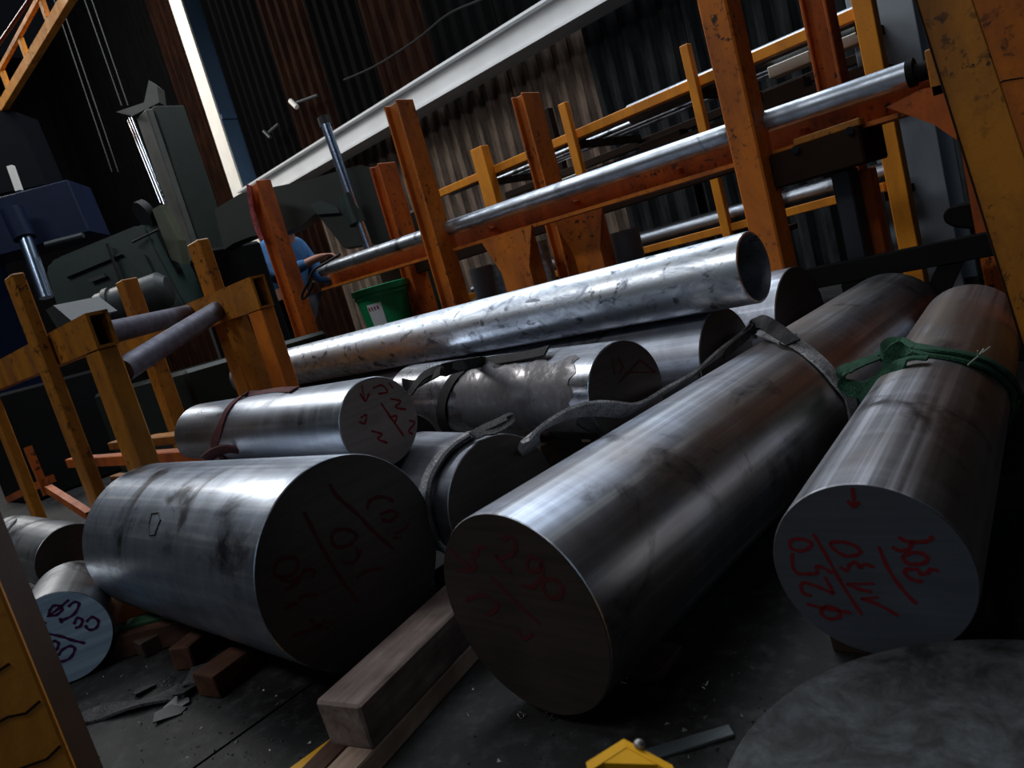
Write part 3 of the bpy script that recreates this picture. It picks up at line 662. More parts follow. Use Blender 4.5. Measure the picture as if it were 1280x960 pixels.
# gusseted legs
def gleg(px0, px1, pxa, pxb, ptop, y, mat):
    xa = at(px0, ptop, y=y).x; xb = at(px1, ptop-12, y=y).x
    xm = (xa+xb)/2; hw = (xb-xa)*.27
    zt = zrail(xm)-.145
    bm = bmesh.new(); prism(bm, [(xa,y,zt),(xb,y,zt),(xm+hw,y,zt-.17),(xm+hw,y,zt-.36),(xm+hw,y,0),(xm-hw,y,0),(xm-hw,y,zt-.17)], (0,.012,0)); bmesh.ops.transform(bm, matrix=BI, verts=bm.verts); mesh_obj('leg_plate', bm, mat, bench)
    bx(bench, 'leg', mat, xm-hw, xm+hw, y+.012, y+.10, 0, zt, .003, BI)
gleg(600, 665, 0, 0, 297, 2.50, ORANGE)
gleg(690, 752, 0, 0, 268, 2.74, ORANGE)
xb_ = at(400,345,y=2.55).x
# end bracket at the right
xE = at(1140,130,y=2.5).x
bx(bench, 'end_plate', TAN, -.52, -.43, 2.50, 2.62, .80, .935, .004, BI)
bm = bmesh.new()
gp = [at(x, y, y=2.50) for x, y in ((1108,134),(1150,112),(1186,104),(1196,175),(1168,156))]
prism(bm, gp, (0,.10,0)); bmesh.ops.transform(bm, matrix=BI, verts=bm.verts); mesh_obj('end_gusset', bm, ORANGE_RED, bench)
# clamp machine hanging below the right of the rail
t = thing('clamp_unit', 'dark steel clamp block hanging beneath the rail by the tall stanchion', 'machine part', (-.88, 2.62, 0)); ti = local(t)
a_ = at(952,195,y=2.45); b_ = at(1075,200,y=2.45)
bx(t, 'block', DARKBROWN, a_.x, b_.x, 2.50, 2.75, .675, .79, .006, ti); bx(t, 'cap', TAN, -.93, -.72, 2.50, 2.552, .791, .815, .004, ti)
bx(t, 'post', mat_plain('blue_black_steel', (.022,.026,.035), .4), at(1040,230,y=2.6).x, at(1064,230,y=2.6).x, 2.60, 2.70, 0, .674, .004, ti)
for px, py in ((994,187),(1062,163)):
    bm = bmesh.new(); tube(bm, [at(px,py,y=2.485), at(px,py,y=2.50)], .012, 10); bmesh.ops.transform(bm, matrix=ti, verts=bm.verts); mesh_obj('bolt', bm, CHROME, t)
bx(t, 'side_arm', ORANGE_RED, at(1075,250,y=2.7).x, at(1092,250,y=2.7).x, 2.72, 2.80, 0, .66, .004, ti)
# black horizontal beam
t = thing('black_beam', 'matt black steel beam low behind the two right bars', 'beam', (-.75, 2.42, 0)); ti = local(t)
bx(t, 'bar', BLACKSTEEL, -1.04, -.33, 2.46, 2.495, .32, .39, .003, ti); bx(t, 'leg', BLACKSTEEL, -.86, -.78, 2.462, 2.49, 0, .319, .003, ti); bx(t, 'leg', BLACKSTEEL, -.42, -.36, 2.462, 2.49, 0, .319, .003, ti)
bm = bmesh.new(); prism(bm, [(-.58,2.465,.318),(-.51,2.465,.318),(-.70,2.465,0),(-.77,2.465,0)], (0,.025,0)); bmesh.ops.transform(bm, matrix=ti, verts=bm.verts); mesh_obj('brace', bm, BLACKSTEEL, t)

# right orange frame
t = thing('support_frame', 'big ochre steel frame with slanted leg at the right edge', 'frame', (-.35, 2.2, 0)); ti = local(t)
def quadprism(name, mat, px, y, dep, parent, inv, bev=.004):
    bm = bmesh.new(); prism(bm, [at(a, b, y=y) for a, b in px], (0, dep, 0)); bmesh.ops.transform(bm, matrix=inv, verts=bm.verts)
    if bev: bevel(bm, bev)
    return mesh_obj(name, bm, mat, parent)
yF = 1.93
zb = 0
l0 = at(1144,0,y=yF); l1 = at(1280,438,y=yF); r0 = at(1190,0,y=yF); r1 = at(1296,255,y=yF)
def ext(a, b, z): tt = (z-a.z)/(b.z-a.z); return a+(b-a)*tt
bm = bmesh.new(); prism(bm, [ext(l0,l1,1.5), ext(l0,l1,0), ext(l0,l1,0)+Vector((.115,0,0)), ext(l0,l1,1.5)+Vector((.085,0,0))], (0,.012,0)); bmesh.ops.transform(bm, matrix=ti, verts=bm.verts); bevel(bm, .002); mesh_obj('slanted_flange', bm, TAN, t)
bm = bmesh.new(); prism(bm, [ext(l0,l1,1.5)+Vector((.01,.013,0)), ext(l0,l1,0)+Vector((.01,.013,0)), ext(l0,l1,0)+Vector((.03,.013,0)), ext(l0,l1,1.5)+Vector((.03,.013,0))], (0,.10,0)); bmesh.ops.transform(bm, matrix=ti, verts=bm.verts); mesh_obj('slanted_web', bm, ORANGE_RED, t)
v0 = at(1176,121,y=2.50); v1 = at(1213,302,y=2.50); xm = (v0.x+v1.x)/2
bx(t, 'upright', ORANGE_RED, xm, xm+.11, 2.605, 2.70, 0, 1.6, .005, ti)
quadprism('side_plate', ORANGE, ((1186,-60),(1420,-60),(1470,560),(1400,560),(1320,300),(1246,145),(1196,40)), 2.30, .012, t, ti, .002)
quadprism('inner_brace', ORANGE_RED, ((1205,100),(1228,118),(1300,330),(1300,420),(1262,300)), 2.40, .012, t, ti, .002)
bm = bmesh.new()
q = [at(x, y, y=2.299) for x, y in ((1229,112),(1238,107),(1246,106),(1254,101),(1266,99),(1279,97))]
tube(bm, [ti @ p for p in q], .0016, 5); mesh_obj('weld_seam', bm, DARKBROWN, t)
bm = bmesh.new()
q = [ext(l0,l1,z)+Vector((.001,-.002,0)) for z in (1.1,.9,.7,.5,.3,.1)]
tube(bm, [ti @ p for p in q], .0022, 5); mesh_obj('weld_seam', bm, DARKBROWN, t)
# dark lug by the grey column
t = thing('dark_lug', 'dark rounded steel lug poking out beside the ochre frame', 'machine part'); 
bm = bmesh.new(); lp = [at(x, y, y=2.62) for x, y in ((1178,268),(1186,259),(1205,254),(1225,252),(1225,288),(1190,284),(1180,278))]
prism(bm, lp, (0,.08,0)); bevel(bm, .006); mesh_obj('lug', bm, BLACKSTEEL, t)
px_ = sum((p.x for p in lp))/7+.03
bm = bmesh.new(); box(bm, px_-.01, px_+.03, 2.64, 2.68, 0, lp[5].z); mesh_obj('stem', bm, BLACKSTEEL, t)
# grey column
t = thing('grey_column', 'wide blue-grey painted steel column at the right', 'column', (-.9, 4.0, 0)); ti = local(t)
gx0 = at(1100,150,y=3.95).x - .05; gx1 = at(1186,250,y=3.95).x
bx(t, 'front_flange', GREYCOL, gx0, gx1, 3.95, 3.98, 0, 5, .003, ti); bx(t, 'web', GREYCOL, gx1-.10, gx1-.07, 3.981, 4.25, 0, 5, 0, ti); bx(t, 'back_flange', GREYCOL, gx0, gx1, 4.251, 4.28, 0, 5, 0, ti)

# ------------------------------------------------------------------ yellow storage rack
t = thing('storage_rack', 'bright yellow steel rack holding long stock behind the roller bench', 'rack', (-2.3, 3.7, 0)); ti = local(t)
def ypost(pxl, pxr, ptop, y, ztop, dpt=.05, z0=0.): 
    xl = at(pxl, ptop, y=y).x; xr = at(pxr, ptop, y=y).x; bx(t, 'post', YELLOW, xl, xr, y, y+dpt, z0, ztop, .003, ti)
ypost(587, 603, 188, 3.54, 1.47, .07); ypost(697, 707, 132, 3.54, 1.49, .04); ypost(849, 860, 60, 3.54, 1.49, .045)
ypost(1063, 1089, 0, 3.54, 2.2, .08)
bx(t, 'top_rail', YELLOW, -3.8, -.95, 3.60, 3.64, 1.285, 1.335, .003, ti)
bx(t, 'mid_rail', YELLOW, -3.8, -.98, 3.56, 3.60, .545, .585, .003, ti)
bx(t, 'back_rail', DARKBROWN, -3.8, -.95, 4.30, 4.35, 1.20, 1.25, .003, ti)
for x_ in (-3.35,-2.57,-1.77,-1.0): bx(t, 'cross_arm', DARKBROWN, x_, x_+.04, 3.65, 4.30, 1.235, 1.275, 0, ti); bx(t, 'cross_arm', DARKBROWN, x_, x_+.04, 3.61, 4.30, .50, .54, 0, ti)
for x_ in (-3.3,-1.0): bx(t, 'rear_post', DARKBROWN, x_, x_+.06, 4.36, 4.42, 0, 1.7, .003, ti)
# stock on the rack
def stock(y, z, r, x0, x1, mat, label, name='stock_pipe', cat='pipe', group='long stock on the yellow rack', hollow=True):
    bm = bmesh.new(); lathe(bm, [(0, r*.82), (0, r), (x1-x0, r), (x1-x0, r*.82)] if hollow else [(0,0),(0,r),(x1-x0,r),(x1-x0,0)], 24, closed=hollow)
    o = mesh_obj(name, bm, mat, None, 40); o.location = (x0, y, z); return tag(o, label, cat, group)
stock(3.70, 1.30, .022, -3.75, -1.0, PIPEST, 'thin pale tube resting along the top rail of the yellow rack')
stock(3.86, 1.335, .058, -2.3, -1.02, PIPEST, 'thick dark pipe behind the top rail of the yellow rack')
stock(3.68, .628, .042, -1.75, -.98, RAILST, 'bright pipe on the right of the lower yellow rack rail')
stock(3.70, .618, .047, -3.0, -1.80, PIPEST, 'dull pipe on the lower yellow rack rail, left of the tall stanchion')
stock(3.80, .622, .05, -3.7, -1.0, PIPEST, 'dull pipe second in on the lower yellow rack')
stock(3.70, .60, .03, -3.8, -3.06, RAILST, 'short pale bar on the lower yellow rack left end, lower one')
stock(3.74, .66, .03, -3.8, -3.1, RAILST, 'short pale bar on the lower yellow rack left end, upper one')
stock(3.92, 1.30, .016, -3.6, -1.2, RAILST, 'slim bright rod on the upper yellow rack, front one')
stock(4.02, 1.295, .014, -3.7, -1.0, RAILST, 'slim bright rod on the upper yellow rack, middle one')
stock(4.14, 1.297, .016, -3.7, -1.0, RAILST, 'slim bright rod on the upper yellow rack, rear one')
for i, (px0, py0, px1, py1, y_, h_, mt, lab) in enumerate(((960,92,1012,70,3.75,.055,WHITEPAINT,'pale flat strip bundle on the rack between the two stanchions'),(1045,58,1075,45,3.75,.05,WHITEPAINT,'pale flat strip end on the rack beside the right stanchion'),(955,128,1005,100,3.72,.07,DARKBROWN,'brown channel length on the rack between the two stanchions'),(690,235,725,218,4.2,.05,WHITEPAINT,'pale strip end on the rack behind the second stanchion'),(800,188,850,165,3.8,.05,DARKBROWN,'brown angle iron on the rack above the rail'))):
    a_ = at(px0, py0, y=y_); b_ = at(px1, py1, y=y_); zc = (a_.z+b_.z)/2
    bm = bmesh.new(); box(bm, a_.x, b_.x, y_, y_+.10, zc-h_/2, zc+h_/2); bevel(bm, .004); tag(mesh_obj('flat_stock', bm, mt), lab, 'flat bar', 'long stock on the yellow rack')
bx_t = thing('rack_shelf', 'dark steel shelf tray inside the yellow rack', 'shelf', (-2.3, 3.9, 0)); bi = local(bx_t)
bx(bx_t, 'tray', DARKBROWN, -3.7, -.9, 3.66, 4.28, 1.05, 1.07, .002, bi); bx(bx_t, 'lip', DARKBROWN, -3.7, -.9, 3.66, 3.67, 1.071, 1.10, 0, bi)
for x_ in (-3.6,-2.2,-1.05): bx(bx_t, 'leg', DARKBROWN, x_, x_+.04, 4.2, 4.24, 0, 1.05, 0, bi)

# pots, pipe stubs and bucket on the bench shelf
def stub(px0, px1, ptop, y, zb, mat, label, group='pipe offcuts standing behind the galvanised pipe'):
    a_ = at(px0, ptop, y=y); b_ = at(px1, ptop-2, y=y); c_ = (a_+b_)/2; r_ = (b_-a_).length*.35
    bm = bmesh.new(); lathe(bm, [(zb, r_*.84), (zb, r_), (c_.z, r_), (c_.z, r_*.84)], 32, Matrix.Rotation(-math.pi/2, 4, 'Y'), True)
    o = mesh_obj('pipe_offcut', bm, mat, None, 40); o.location = (c_.x, y, 0); tag(o, label, 'pipe offcut', group)
GREYPVC = mat_plain('grey_pipe_plastic', (.105,.125,.145), .5, 0, .2)
stub(750, 803, 290, 2.95, .5155, GREYPVC, 'wide grey pipe offcut standing right of the gusseted legs')
stub(585, 615, 335, 2.95, .5155, GREYPVC, 'grey pipe offcut standing beside the second stanchion')
stub(612, 634, 330, 3.15, .5155, PIPEST, 'steel pipe offcut standing behind the grey one')
stub(668, 684, 302, 3.2, .5155, PIPEST, 'small shiny offcut standing between the two gusseted legs')
t = thing('plastic_bucket', 'green plastic bucket with white label under the roller bench', 'bucket', (0,0,0))
a_ = at(437,367,y=2.80); b_ = at(497,355,y=2.80); c_ = (a_+b_)/2; r_ = (b_-a_).length*.345
zt = c_.z; t.location = (c_.x, 2.86, .5155); GREENP = mat_plain('green_bucket_plastic', (.010,.25,.09), .4, 0, .12)
hh = zt-.5155
Mz = Matrix.Rotation(-math.pi/2, 4, 'Y')
bm = bmesh.new(); lathe(bm, [(0,0),(0,r_*.84),(hh*.8,r_*.97),(hh*.8,r_*1.03),(hh*.86,r_*1.03),(hh*.86,r_),(hh,r_),(hh,r_*.96),(.01,r_*.8),(.01,0)], 36, Mz); mesh_obj('body', bm, GREENP, t, 40)
bm = bmesh.new(); lathe(bm, [(hh*.9,r_*1.005),(hh*.9,r_*1.07),(hh*1.03,r_*1.07),(hh*1.05,r_*.9),(hh*1.05,0)], 36, Mz); mesh_obj('lid', bm, GREENP, t, 40)
bm = bmesh.new(); rows = []
ang0 = math.atan2(-c_.y, -c_.x)
for zf in (hh*.12, hh*.66):
    rr = r_*(.84+.13*zf/(hh*.8))+.002
    rows.append([bm.verts.new((rr*math.cos(ang0-.75+.06*k), rr*math.sin(ang0-.75+.06*k), zf)) for k in range(11)])
for k in range(10): bm.faces.new((rows[0][k], rows[0][k+1], rows[1][k+1], rows[1][k]))
stk = mesh_obj('label_sticker', bm, mat_plain('white_label', (.62,.66,.68), .5, 0, .1), t)
bm = bmesh.new(); rr = r_*.945+.0035
for k in range(4):
    for (z0_, z1_, aw) in ((hh*.52,hh*.60,.05),):
        a0 = ang0-.70+.12*k; vs = [bm.verts.new((rr*math.cos(a0+q_), rr*math.sin(a0+q_), z_)) for q_, z_ in ((0,z0_),(aw,z0_),(aw,z1_),(0,z1_))]; bm.faces.new(vs)
mesh_obj('label_print', bm, mat_plain('label_red', (.35,.02,.05), .6), stk)
# hook tool on the left end of the rail
t = thing('hook_tool', 'black bent hook hung over the left end of the rail tube', 'hook')
bm = bmesh.new(); q = [at(x, y, y=2.50) for x, y in ((425,318),(405,330),(392,338),(386,352),(378,368),(379,374),(386,366),(392,352))]
tube(bm, smooth_path(q, 4), .008, 8); mesh_obj('rod', bm, RUBBER, t, 60)
# red ribbon on left stanchion
t = thing('cloth_ribbon', 'faded red ribbon tied down the left stanchion', 'ribbon')
bm = bmesh.new(); q = [at(x, y, y=2.44) for x, y in ((311,231),(313,250),(317,272),(323,290),(328,300))]
ribbon(bm, q, .045, .004, Vector((.9,.1,.2))); mesh_obj('strip', bm, mat_web('pink_red_cloth', (.55,.12,.12), (.25,.04,.04), None, 120), t, 50)

# ------------------------------------------------------------------ orange roller rack at left
t = thing('roller_rack', 'low ochre roller rack with posts at the left edge', 'rack', (-2.6, .9, 0)); ti = local(t)
yA = .64
def lp(pxl, pxr, pyt, y, dpt, mat, z0=0., ztop=None, name='post'):
    a_ = at(pxl, pyt, y=y); b_ = at(pxr, pyt, y=y); return bx(t, name, mat, a_.x, b_.x, y, y+dpt, z0, ztop if ztop is not None else (a_.z+b_.z)/2, .004, ti)
lp(3, 14, 346, .60, .035, TAN)
zz = at(72,658,y=.655)
bx(t, 'post', TAN, zz.x-.075, zz.x, .60, .635, 0, .98, .004, ti)
# beam 1 as open channel box
a_ = at(87,404,y=yA); b_ = at(106,392,y=yA); 
xe = b_.x
def hollow_beam(x0, x1, y0, y1, z0, z1, mat, th=.008):
    bm = bmesh.new()
    box(bm, x0, x1, y0, y0+th, z0, z1, ti); box(bm, x0, x1, y1-th, y1, z0, z1, ti); box(bm, x0, x1, y0+th, y1-th, z0, z0+th, ti); box(bm, x0, x1, y0+th, y1-th, z1-th, z1, ti)
    return mesh_obj('beam', bm, mat, t)
z1_ = at(100,395,y=yA).z; z0_ = at(113,440,y=yA).z
hollow_beam(xe-1.5, xe, yA, yA+.055, z0_, z1_, TAN)
bx(t, 'leg', TAN, xe-.125, xe-.012, yA+.002, yA+.055, 0, z0_-.001, .004, ti)
# beam 2
y2 = 1.24
q0 = at(312,346,y=y2); q1 = at(320,388,y=y2); xe2 = q0.x
hollow_beam(xe2-1.6, xe2, y2, y2+.055, q1.z, q0.z, TAN)
bx(t, 'leg', ORANGE, xe2-.10, xe2-.005, y2+.002, y2+.055, 0, q1.z-.001, .004, ti)
bm = bmesh.new(); prism(bm, [(xe2-.34,y2+.02,q1.z-.001),(xe2-.24,y2+.02,q1.z-.001),(xe2-.14,y2+.02,0),(xe2-.22,y2+.02,0)], (0,.05,0)); bmesh.ops.transform(bm, matrix=ti, verts=bm.verts); mesh_obj('slanted_leg', bm, TAN, t)
lp(232, 248, 303, y2+.06, .045, TAN)
lp(143, 153, 352, y2+.06, .07, TAN)
# rollers between the beams
ra = at(150,462,y=yA+.02); rb = at(272,388,y=y2-.002)
bm = bmesh.new(); tube(bm, [ti @ Vector((xe-.07, yA+.058, at(146,466,y=.70).z)), ti @ rb], .034, 20); mesh_obj('roller', bm, ROLLERST, t, 40)
ra2 = at(120,420,y=yA+.06); rb2 = at(236,392,y=y2-.002)
bm = bmesh.new(); tube(bm, [ti @ ra2, ti @ rb2], .034, 20); mesh_obj('roller', bm, ROLLERST, t, 40)
# lower stretchers
for (px, py, x0, x1, y_, hz, mt) in ((120,560,-3.6,-2.05,1.02,.035,TAN),(120,578,-3.6,-2.05,.84,.04,ORANGE_RED),(60,600,-3.6,-2.2,.98,.035,TAN),(190,552,-3.6,-1.98,1.18,.05,TAN)):
    zc = at(px, py, y=y_).z; bx(t, 'stretcher', mt, x0, x1, y_, y_+.045, zc-hz/2, zc+hz/2, .003, ti)
for (a0, a1, y_) in (((57,613),(108,646),.78),((30,560),(55,620),.80),((8,625),(60,600),.82)):
    A0 = at(*a0, y=y_); A1 = at(*a1, y=y_); nn = (A1-A0).cross(Vector((0,1,0))).normalized()*.018
    bm = bmesh.new(); prism(bm, [A0-nn, A1-nn, A1+nn, A0+nn], (0,.03,0)); bmesh.ops.transform(bm, matrix=ti, verts=bm.verts); mesh_obj('brace', bm, ORANGE_RED, t)
for x_ in (-2.15,-2.95): bx(t, 'cross_member', DARKBROWN, x_, x_+.05, yA+.10, y2, .27, .30, 0, ti)
bm = bmesh.new(); p_ = at(78,378,y=yA+.03); prism(bm, [(p_.x-.02,yA+.0,z1_+.0005),(p_.x+.12,yA+.0,z1_+.0005),(p_.x+.02,yA+.0,z1_+.06),(p_.x-.06,yA+.0,z1_+.06)], (0,.12,0)); bmesh.ops.transform(bm, matrix=ti, verts=bm.verts); mesh_obj('stop_block', bm, MOTOR, t)
# near post bottom-left
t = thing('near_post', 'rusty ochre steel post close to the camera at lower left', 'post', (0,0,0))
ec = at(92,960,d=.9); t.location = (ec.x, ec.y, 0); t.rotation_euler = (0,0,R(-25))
bm = bmesh.new(); box(bm, -.012, 0, -.13, 0, 0, .75); bevel(bm, .003); mesh_obj('front_plate', bm, mat_paint('lit_worn_ochre', (.80,.31,.03), (.36,.12,.015)), t)  # worn paint with a lightened base, so the front face looks lit
bm = bmesh.new(); box(bm, -.11, -.0125, -.13, -.002, 0, .75); bevel(bm, .003); mesh_obj('side_plate', bm, mat_plain('shaded_side_brown', (.060,.026,.010), .7), t)  # shade of the post's side put into the colour as dark brown
for z_, y_ in ((.235,-.004),(.30,-.006),(.36,-.02)):
    bm = bmesh.new(); tube(bm, [Vector((.0006, y_-k*.018, z_+.004*math.sin(k*2.1+z_*9)-.002*k)) for k in range(6)], .0018, 5); mesh_obj('crack', bm, DARKBROWN, t)

# ------------------------------------------------------------------ machines at the back left
t = thing('band_saw', 'dark green band saw with upright casting and chrome guide rods', 'machine', (-6.0, 3.0, 0)); ti = local(t)
cA = at(183,130,d=6.0); cB = at(215,128,d=6.0)
bx(t, 'column', COLGREY, -6.25, -6.02, 2.84, 2.90, 0, 2.72, .01, ti); bx(t, 'column_side', DARKGREEN, -6.25, -6.015, 2.905, 3.17, 0, 2.74, .01, ti)
bm = bmesh.new(); tube(bm, [ti @ at(163,148,d=5.9), ti @ at(206,256,d=5.9)], .022, 12); mesh_obj('guide_rod', bm, CHROME, t, 40)
bm = bmesh.new(); tube(bm, [ti @ at(160,150,d=5.95), ti @ at(201,254,d=5.95)], .012, 10); mesh_obj('guide_rod', bm, CHROME, t, 40)
quad = [at(x, y, d=6.0) for x, y in ((145,140),(180,128),(186,100),(196,108),(199,128),(165,145))]
bm = bmesh.new(); prism(bm, quad, (-.1,.1,0)); bmesh.ops.transform(bm, matrix=ti, verts=bm.verts); mesh_obj('top_bracket', bm, COLGREY, t)
# saw head housing
hp = [at(x, y, d=4.6) for x, y in ((55,338),(60,328),(70,322),(170,281),(182,281),(190,300),(240,395),(150,420),(75,400))]
bm = bmesh.new(); prism(bm, hp, (-.25,.28,0)); bmesh.ops.transform(bm, matrix=ti, verts=bm.verts); bevel(bm, .02, 2); mesh_obj('head_housing', bm, GREENMACH, t, 40)
for pl in (((80,345),(150,316),(152,318),(82,347)),((160,325),(180,318),(200,360),(198,362))):
    bm = bmesh.new(); prism(bm, [at(x, y, d=4.575) for x, y in pl], (-.02,.02,0)); bmesh.ops.transform(bm, matrix=ti, verts=bm.verts); mesh_obj('panel_rib', bm, GREENMACH, t)
bm = bmesh.new(); pl = ((110,349),(130,342),(132,346),(112,353)); prism(bm, [at(x, y, d=4.57) for x, y in pl], (-.01,.01,0)); bmesh.ops.transform(bm, matrix=ti, verts=bm.verts); mesh_obj('badge', bm, MOTOR, t)
bm = bmesh.new(); tube(bm, [ti @ at(134,305,d=4.56), ti @ at(152,355,d=4.56)], .010, 8); mesh_obj('handle', bm, RUBBER, t, 40)
bm = bmesh.new(); tube(bm, [ti @ at(118,394,d=4.35), ti @ at(130,389,d=4.35), ti @ at(205,362,d=4.35), ti @ at(212,360,d=4.35)], [.075,.11,.11,.07], 24); mesh_obj('motor', bm, MOTOR, t, 40)
bm = bmesh.new(); tube(bm, [ti @ at(140,384,d=4.35), ti @ at(146,382,d=4.35)], .118, 24); mesh_obj('motor_flange', bm, MOTOR, t, 40)
bm = bmesh.new(); tube(bm, [ti @ at(178,270,d=4.75), ti @ at(186,266,d=4.78)], .095, 24); mesh_obj('pulley_guard', bm, RUBBER, t, 40)
bm = bmesh.new(); prism(bm, [at(x, y, d=4.7) for x, y in ((190,262),(200,256),(222,300),(228,330),(214,325),(205,300))], (-.06,.08,0)); bmesh.ops.transform(bm, matrix=ti, verts=bm.verts); mesh_obj('guide_arm', bm, mat_plain('olive_paint', (.075,.085,.05), .5), t)
bm = bmesh.new(); tube(bm, [ti @ at(165,303,d=4.55), ti @ at(198,287,d=4.6)], .008, 8); mesh_obj('lever', bm, RUBBER, t)
bx(t, 'base', DARKGREEN, -5.4, -3.85, 1.55, 2.45, 0, .62, .02, ti)
# saw bow arm
t = thing('saw_bow', 'dark green saw bow with blue chrome lift cylinder behind the stanchions', 'machine', (-5.0, 3.2, 0)); ti = local(t)
dB = 4.78
bow = [at(x, y, d=dB) for x, y in ((268,262),(300,242),(380,226),(450,206),(478,212),(492,270),(488,300),(430,310),(395,266),(375,284),(350,292),(330,292),(312,296),(292,304),(280,312))]
bm = bmesh.new(); prism(bm, bow, (-.14,.14,0)); bmesh.ops.transform(bm, matrix=ti, verts=bm.verts); mesh_obj('bow', bm, DARKGREEN, t)
bm = bmesh.new(); prism(bm, [at(x, y, d=dB-.03) for x, y in ((388,255),(400,250),(420,258),(425,266),(396,268))], (-.02,.02,0)); bmesh.ops.transform(bm, matrix=ti, verts=bm.verts); mesh_obj('lug', bm, GREENMACH, t)
bm = bmesh.new(); tube(bm, [ti @ at(407,156,d=4.6), ti @ at(462,312,d=4.65)], .030, 20); mesh_obj('lift_cylinder', bm, BLUECHROME, t, 40)
bm = bmesh.new(); tube(bm, [ti @ at(404,147,d=4.65), ti @ at(408,158,d=4.65)], .040, 20); mesh_obj('cylinder_cap', bm, RUBBER, t, 40)
bm = bmesh.new(); tube(bm, [ti @ at(434,244,d=4.65), ti @ at(447,280,d=4.65)], [.058,.055], 20); mesh_obj('cylinder_collar', bm, GREENMACH, t, 40)
p_ = at(292,300,d=4.9); bx(t, 'pedestal', BLACKSTEEL, p_.x-.45, p_.x-.10, p_.y-.15, p_.y+.25, 0, 1.35, .02, ti)
p_ = at(486,300,d=4.85); bx(t, 'pedestal', DARKGREEN, p_.x-.12, p_.x+.12, 3.42, 3.52, 0, 1.25, .02, ti)
# blue machine
t = thing('hydraulic_press', 'dark blue hydraulic machine with chrome ram at the far left', 'machine', (-6.0, 1.3, 0)); ti = local(t)
dM = 5.4
bm = bmesh.new(); prism(bm, [at(x, y, d=dM) for x, y in ((-40,256),(84,224),(112,290),(30,312),(-40,330))], (-.3,.25,0)); bmesh.ops.transform(bm, matrix=ti, verts=bm.verts); bevel(bm, .01); mesh_obj('head', bm, BLUEMACH, t)
bm = bmesh.new(); tube(bm, [ti @ at(14,262,d=dM-.15), ti @ at(31,298,d=dM-.15)], .075, 20); mesh_obj('ram_sleeve', bm, BLUEMACH, t, 40)
bm = bmesh.new(); tube(bm, [ti @ at(31,296,d=dM-.15), ti @ at(58,372,d=dM-.15)], .048, 20); mesh_obj('ram', bm, BLUECHROME, t, 40)
bm = bmesh.new(); prism(bm, [at(x, y, d=dM+.1) for x, y in ((8,208),(14,206),(25,237),(19,239))], (-.03,.03,0)); bmesh.ops.transform(bm, matrix=ti, verts=bm.verts); mesh_obj('scale_plate', bm, WHITEPAINT, t)
bm = bmesh.new(); prism(bm, [at(x, y, d=dM+.3) for x, y in ((-40,130),(20,140),(58,230),(-40,250))], (-.2,.2,0)); bmesh.ops.transform(bm, matrix=ti, verts=bm.verts); mesh_obj('upper_frame', bm, mat_plain('navy_grey_paint', (.003,.004,.007), .7, 0, .3, 9, .08), t)
p_ = at(30,420,d=dM); bx(t, 'bed', BLACKSTEEL, p_.x-.5, p_.x+.3, p_.y-.4, p_.y+.35, 0, .80, .02, ti); bx(t, 'frame_column', BLUEMACH, p_.x-.9, p_.x-.55, p_.y-.1, p_.y+.2, 0, 2.6, .02, ti)
bm = bmesh.new(); tube(bm, [ti @ at(57,306,d=5.2), ti @ at(104,294,d=5.2)], .02, 8); mesh_obj('hose', bm, MOTOR, t, 40)
# crane girder
t = thing('crane_girder', 'orange lattice crane girder high at the upper left', 'crane', (-6, 2.0, 2.9)); ti = local(t)
ga = at(0,130,y=2.0); gb = at(95,0,y=2.0); gc = at(0,85,y=2.0)
zlo = (ga.z+gb.z)/2; 
CRANE = mat_paint('crane_orange', (.92,.36,.025), (.65,.20,.015))
bx(t, 'lower_chord', CRANE, -12, -2.5, 2.0, 2.05, zlo-.0, zlo+.075, .003, ti); bx(t, 'upper_chord', CRANE, -12, -2.5, 2.0, 2.03, zlo+.20, zlo+.235, .003, ti)
for i in range(16):
    x_ = -11.6+.58*i; bx(t, 'batten', CRANE, x_, x_+.05, 2.005, 2.035, zlo+.0755, zlo+.1995, .002, ti)
bm = bmesh.new(); tube(bm, [ti @ at(-5,60,y=1.95), ti @ at(40,-5,y=1.95)], .012, 8); mesh_obj('red_cable', bm, mat_plain('red_cable', (.16,.01,.015), .5), t)
# ropes
for i, (p0, p1) in enumerate((((66,-5),(140,215)),((73,-5),(148,215)),((104,-5),(152,132)),((113,-5),(160,132)))):
    bm = bmesh.new(); tube(bm, [at(*p0, d=6.2), at(*p1, d=6.2)], .0045, 6)
    tag(mesh_obj('wire_rope', bm, mat_plain('rope_grey', (.09,.088,.08), .6)), ['wire rope hanging at upper left, leftmost of four','wire rope hanging at upper left, second from left','wire rope above the saw column, third from left','wire rope above the saw column, rightmost of four'][i], 'rope', 'wire ropes at upper left')
# wall fittings
for i, (p0, p1) in enumerate((((366,130),(397,119)),((333,168),(348,155)))):
    t = thing('wall_bracket', ['small pipe bracket with bright clip on the rust brown wall','smaller dark pipe bracket left of the bright clip'][i], 'bracket', (0,0,0), 0, 'pipe brackets on the back wall')
    bm = bmesh.new(); tube(bm, [at(*p0, y=6.05), at(*p1, y=6.10)], .02, 8); mesh_obj('rod', bm, MOTOR, t)
    bm = bmesh.new(); tube(bm, [at(p0[0]-3, p0[1]-4, y=6.02), at(p0[0]+5, p0[1]+4, y=6.02)], .035 if i == 0 else .025, 10); mesh_obj('clip', bm, WHITEPAINT if i == 0 else MOTOR, t)
t = thing('wall_cable', 'thin cable sagging across the dark upper wall', 'cable'); bm = bmesh.new()
tube(bm, smooth_path([at(x, y, y=6.0) for x, y in ((430,100),(470,82),(520,50),(560,18),(600,0),(640,-20))], 5), .012, 6); mesh_obj('cable', bm, RUBBER, t)

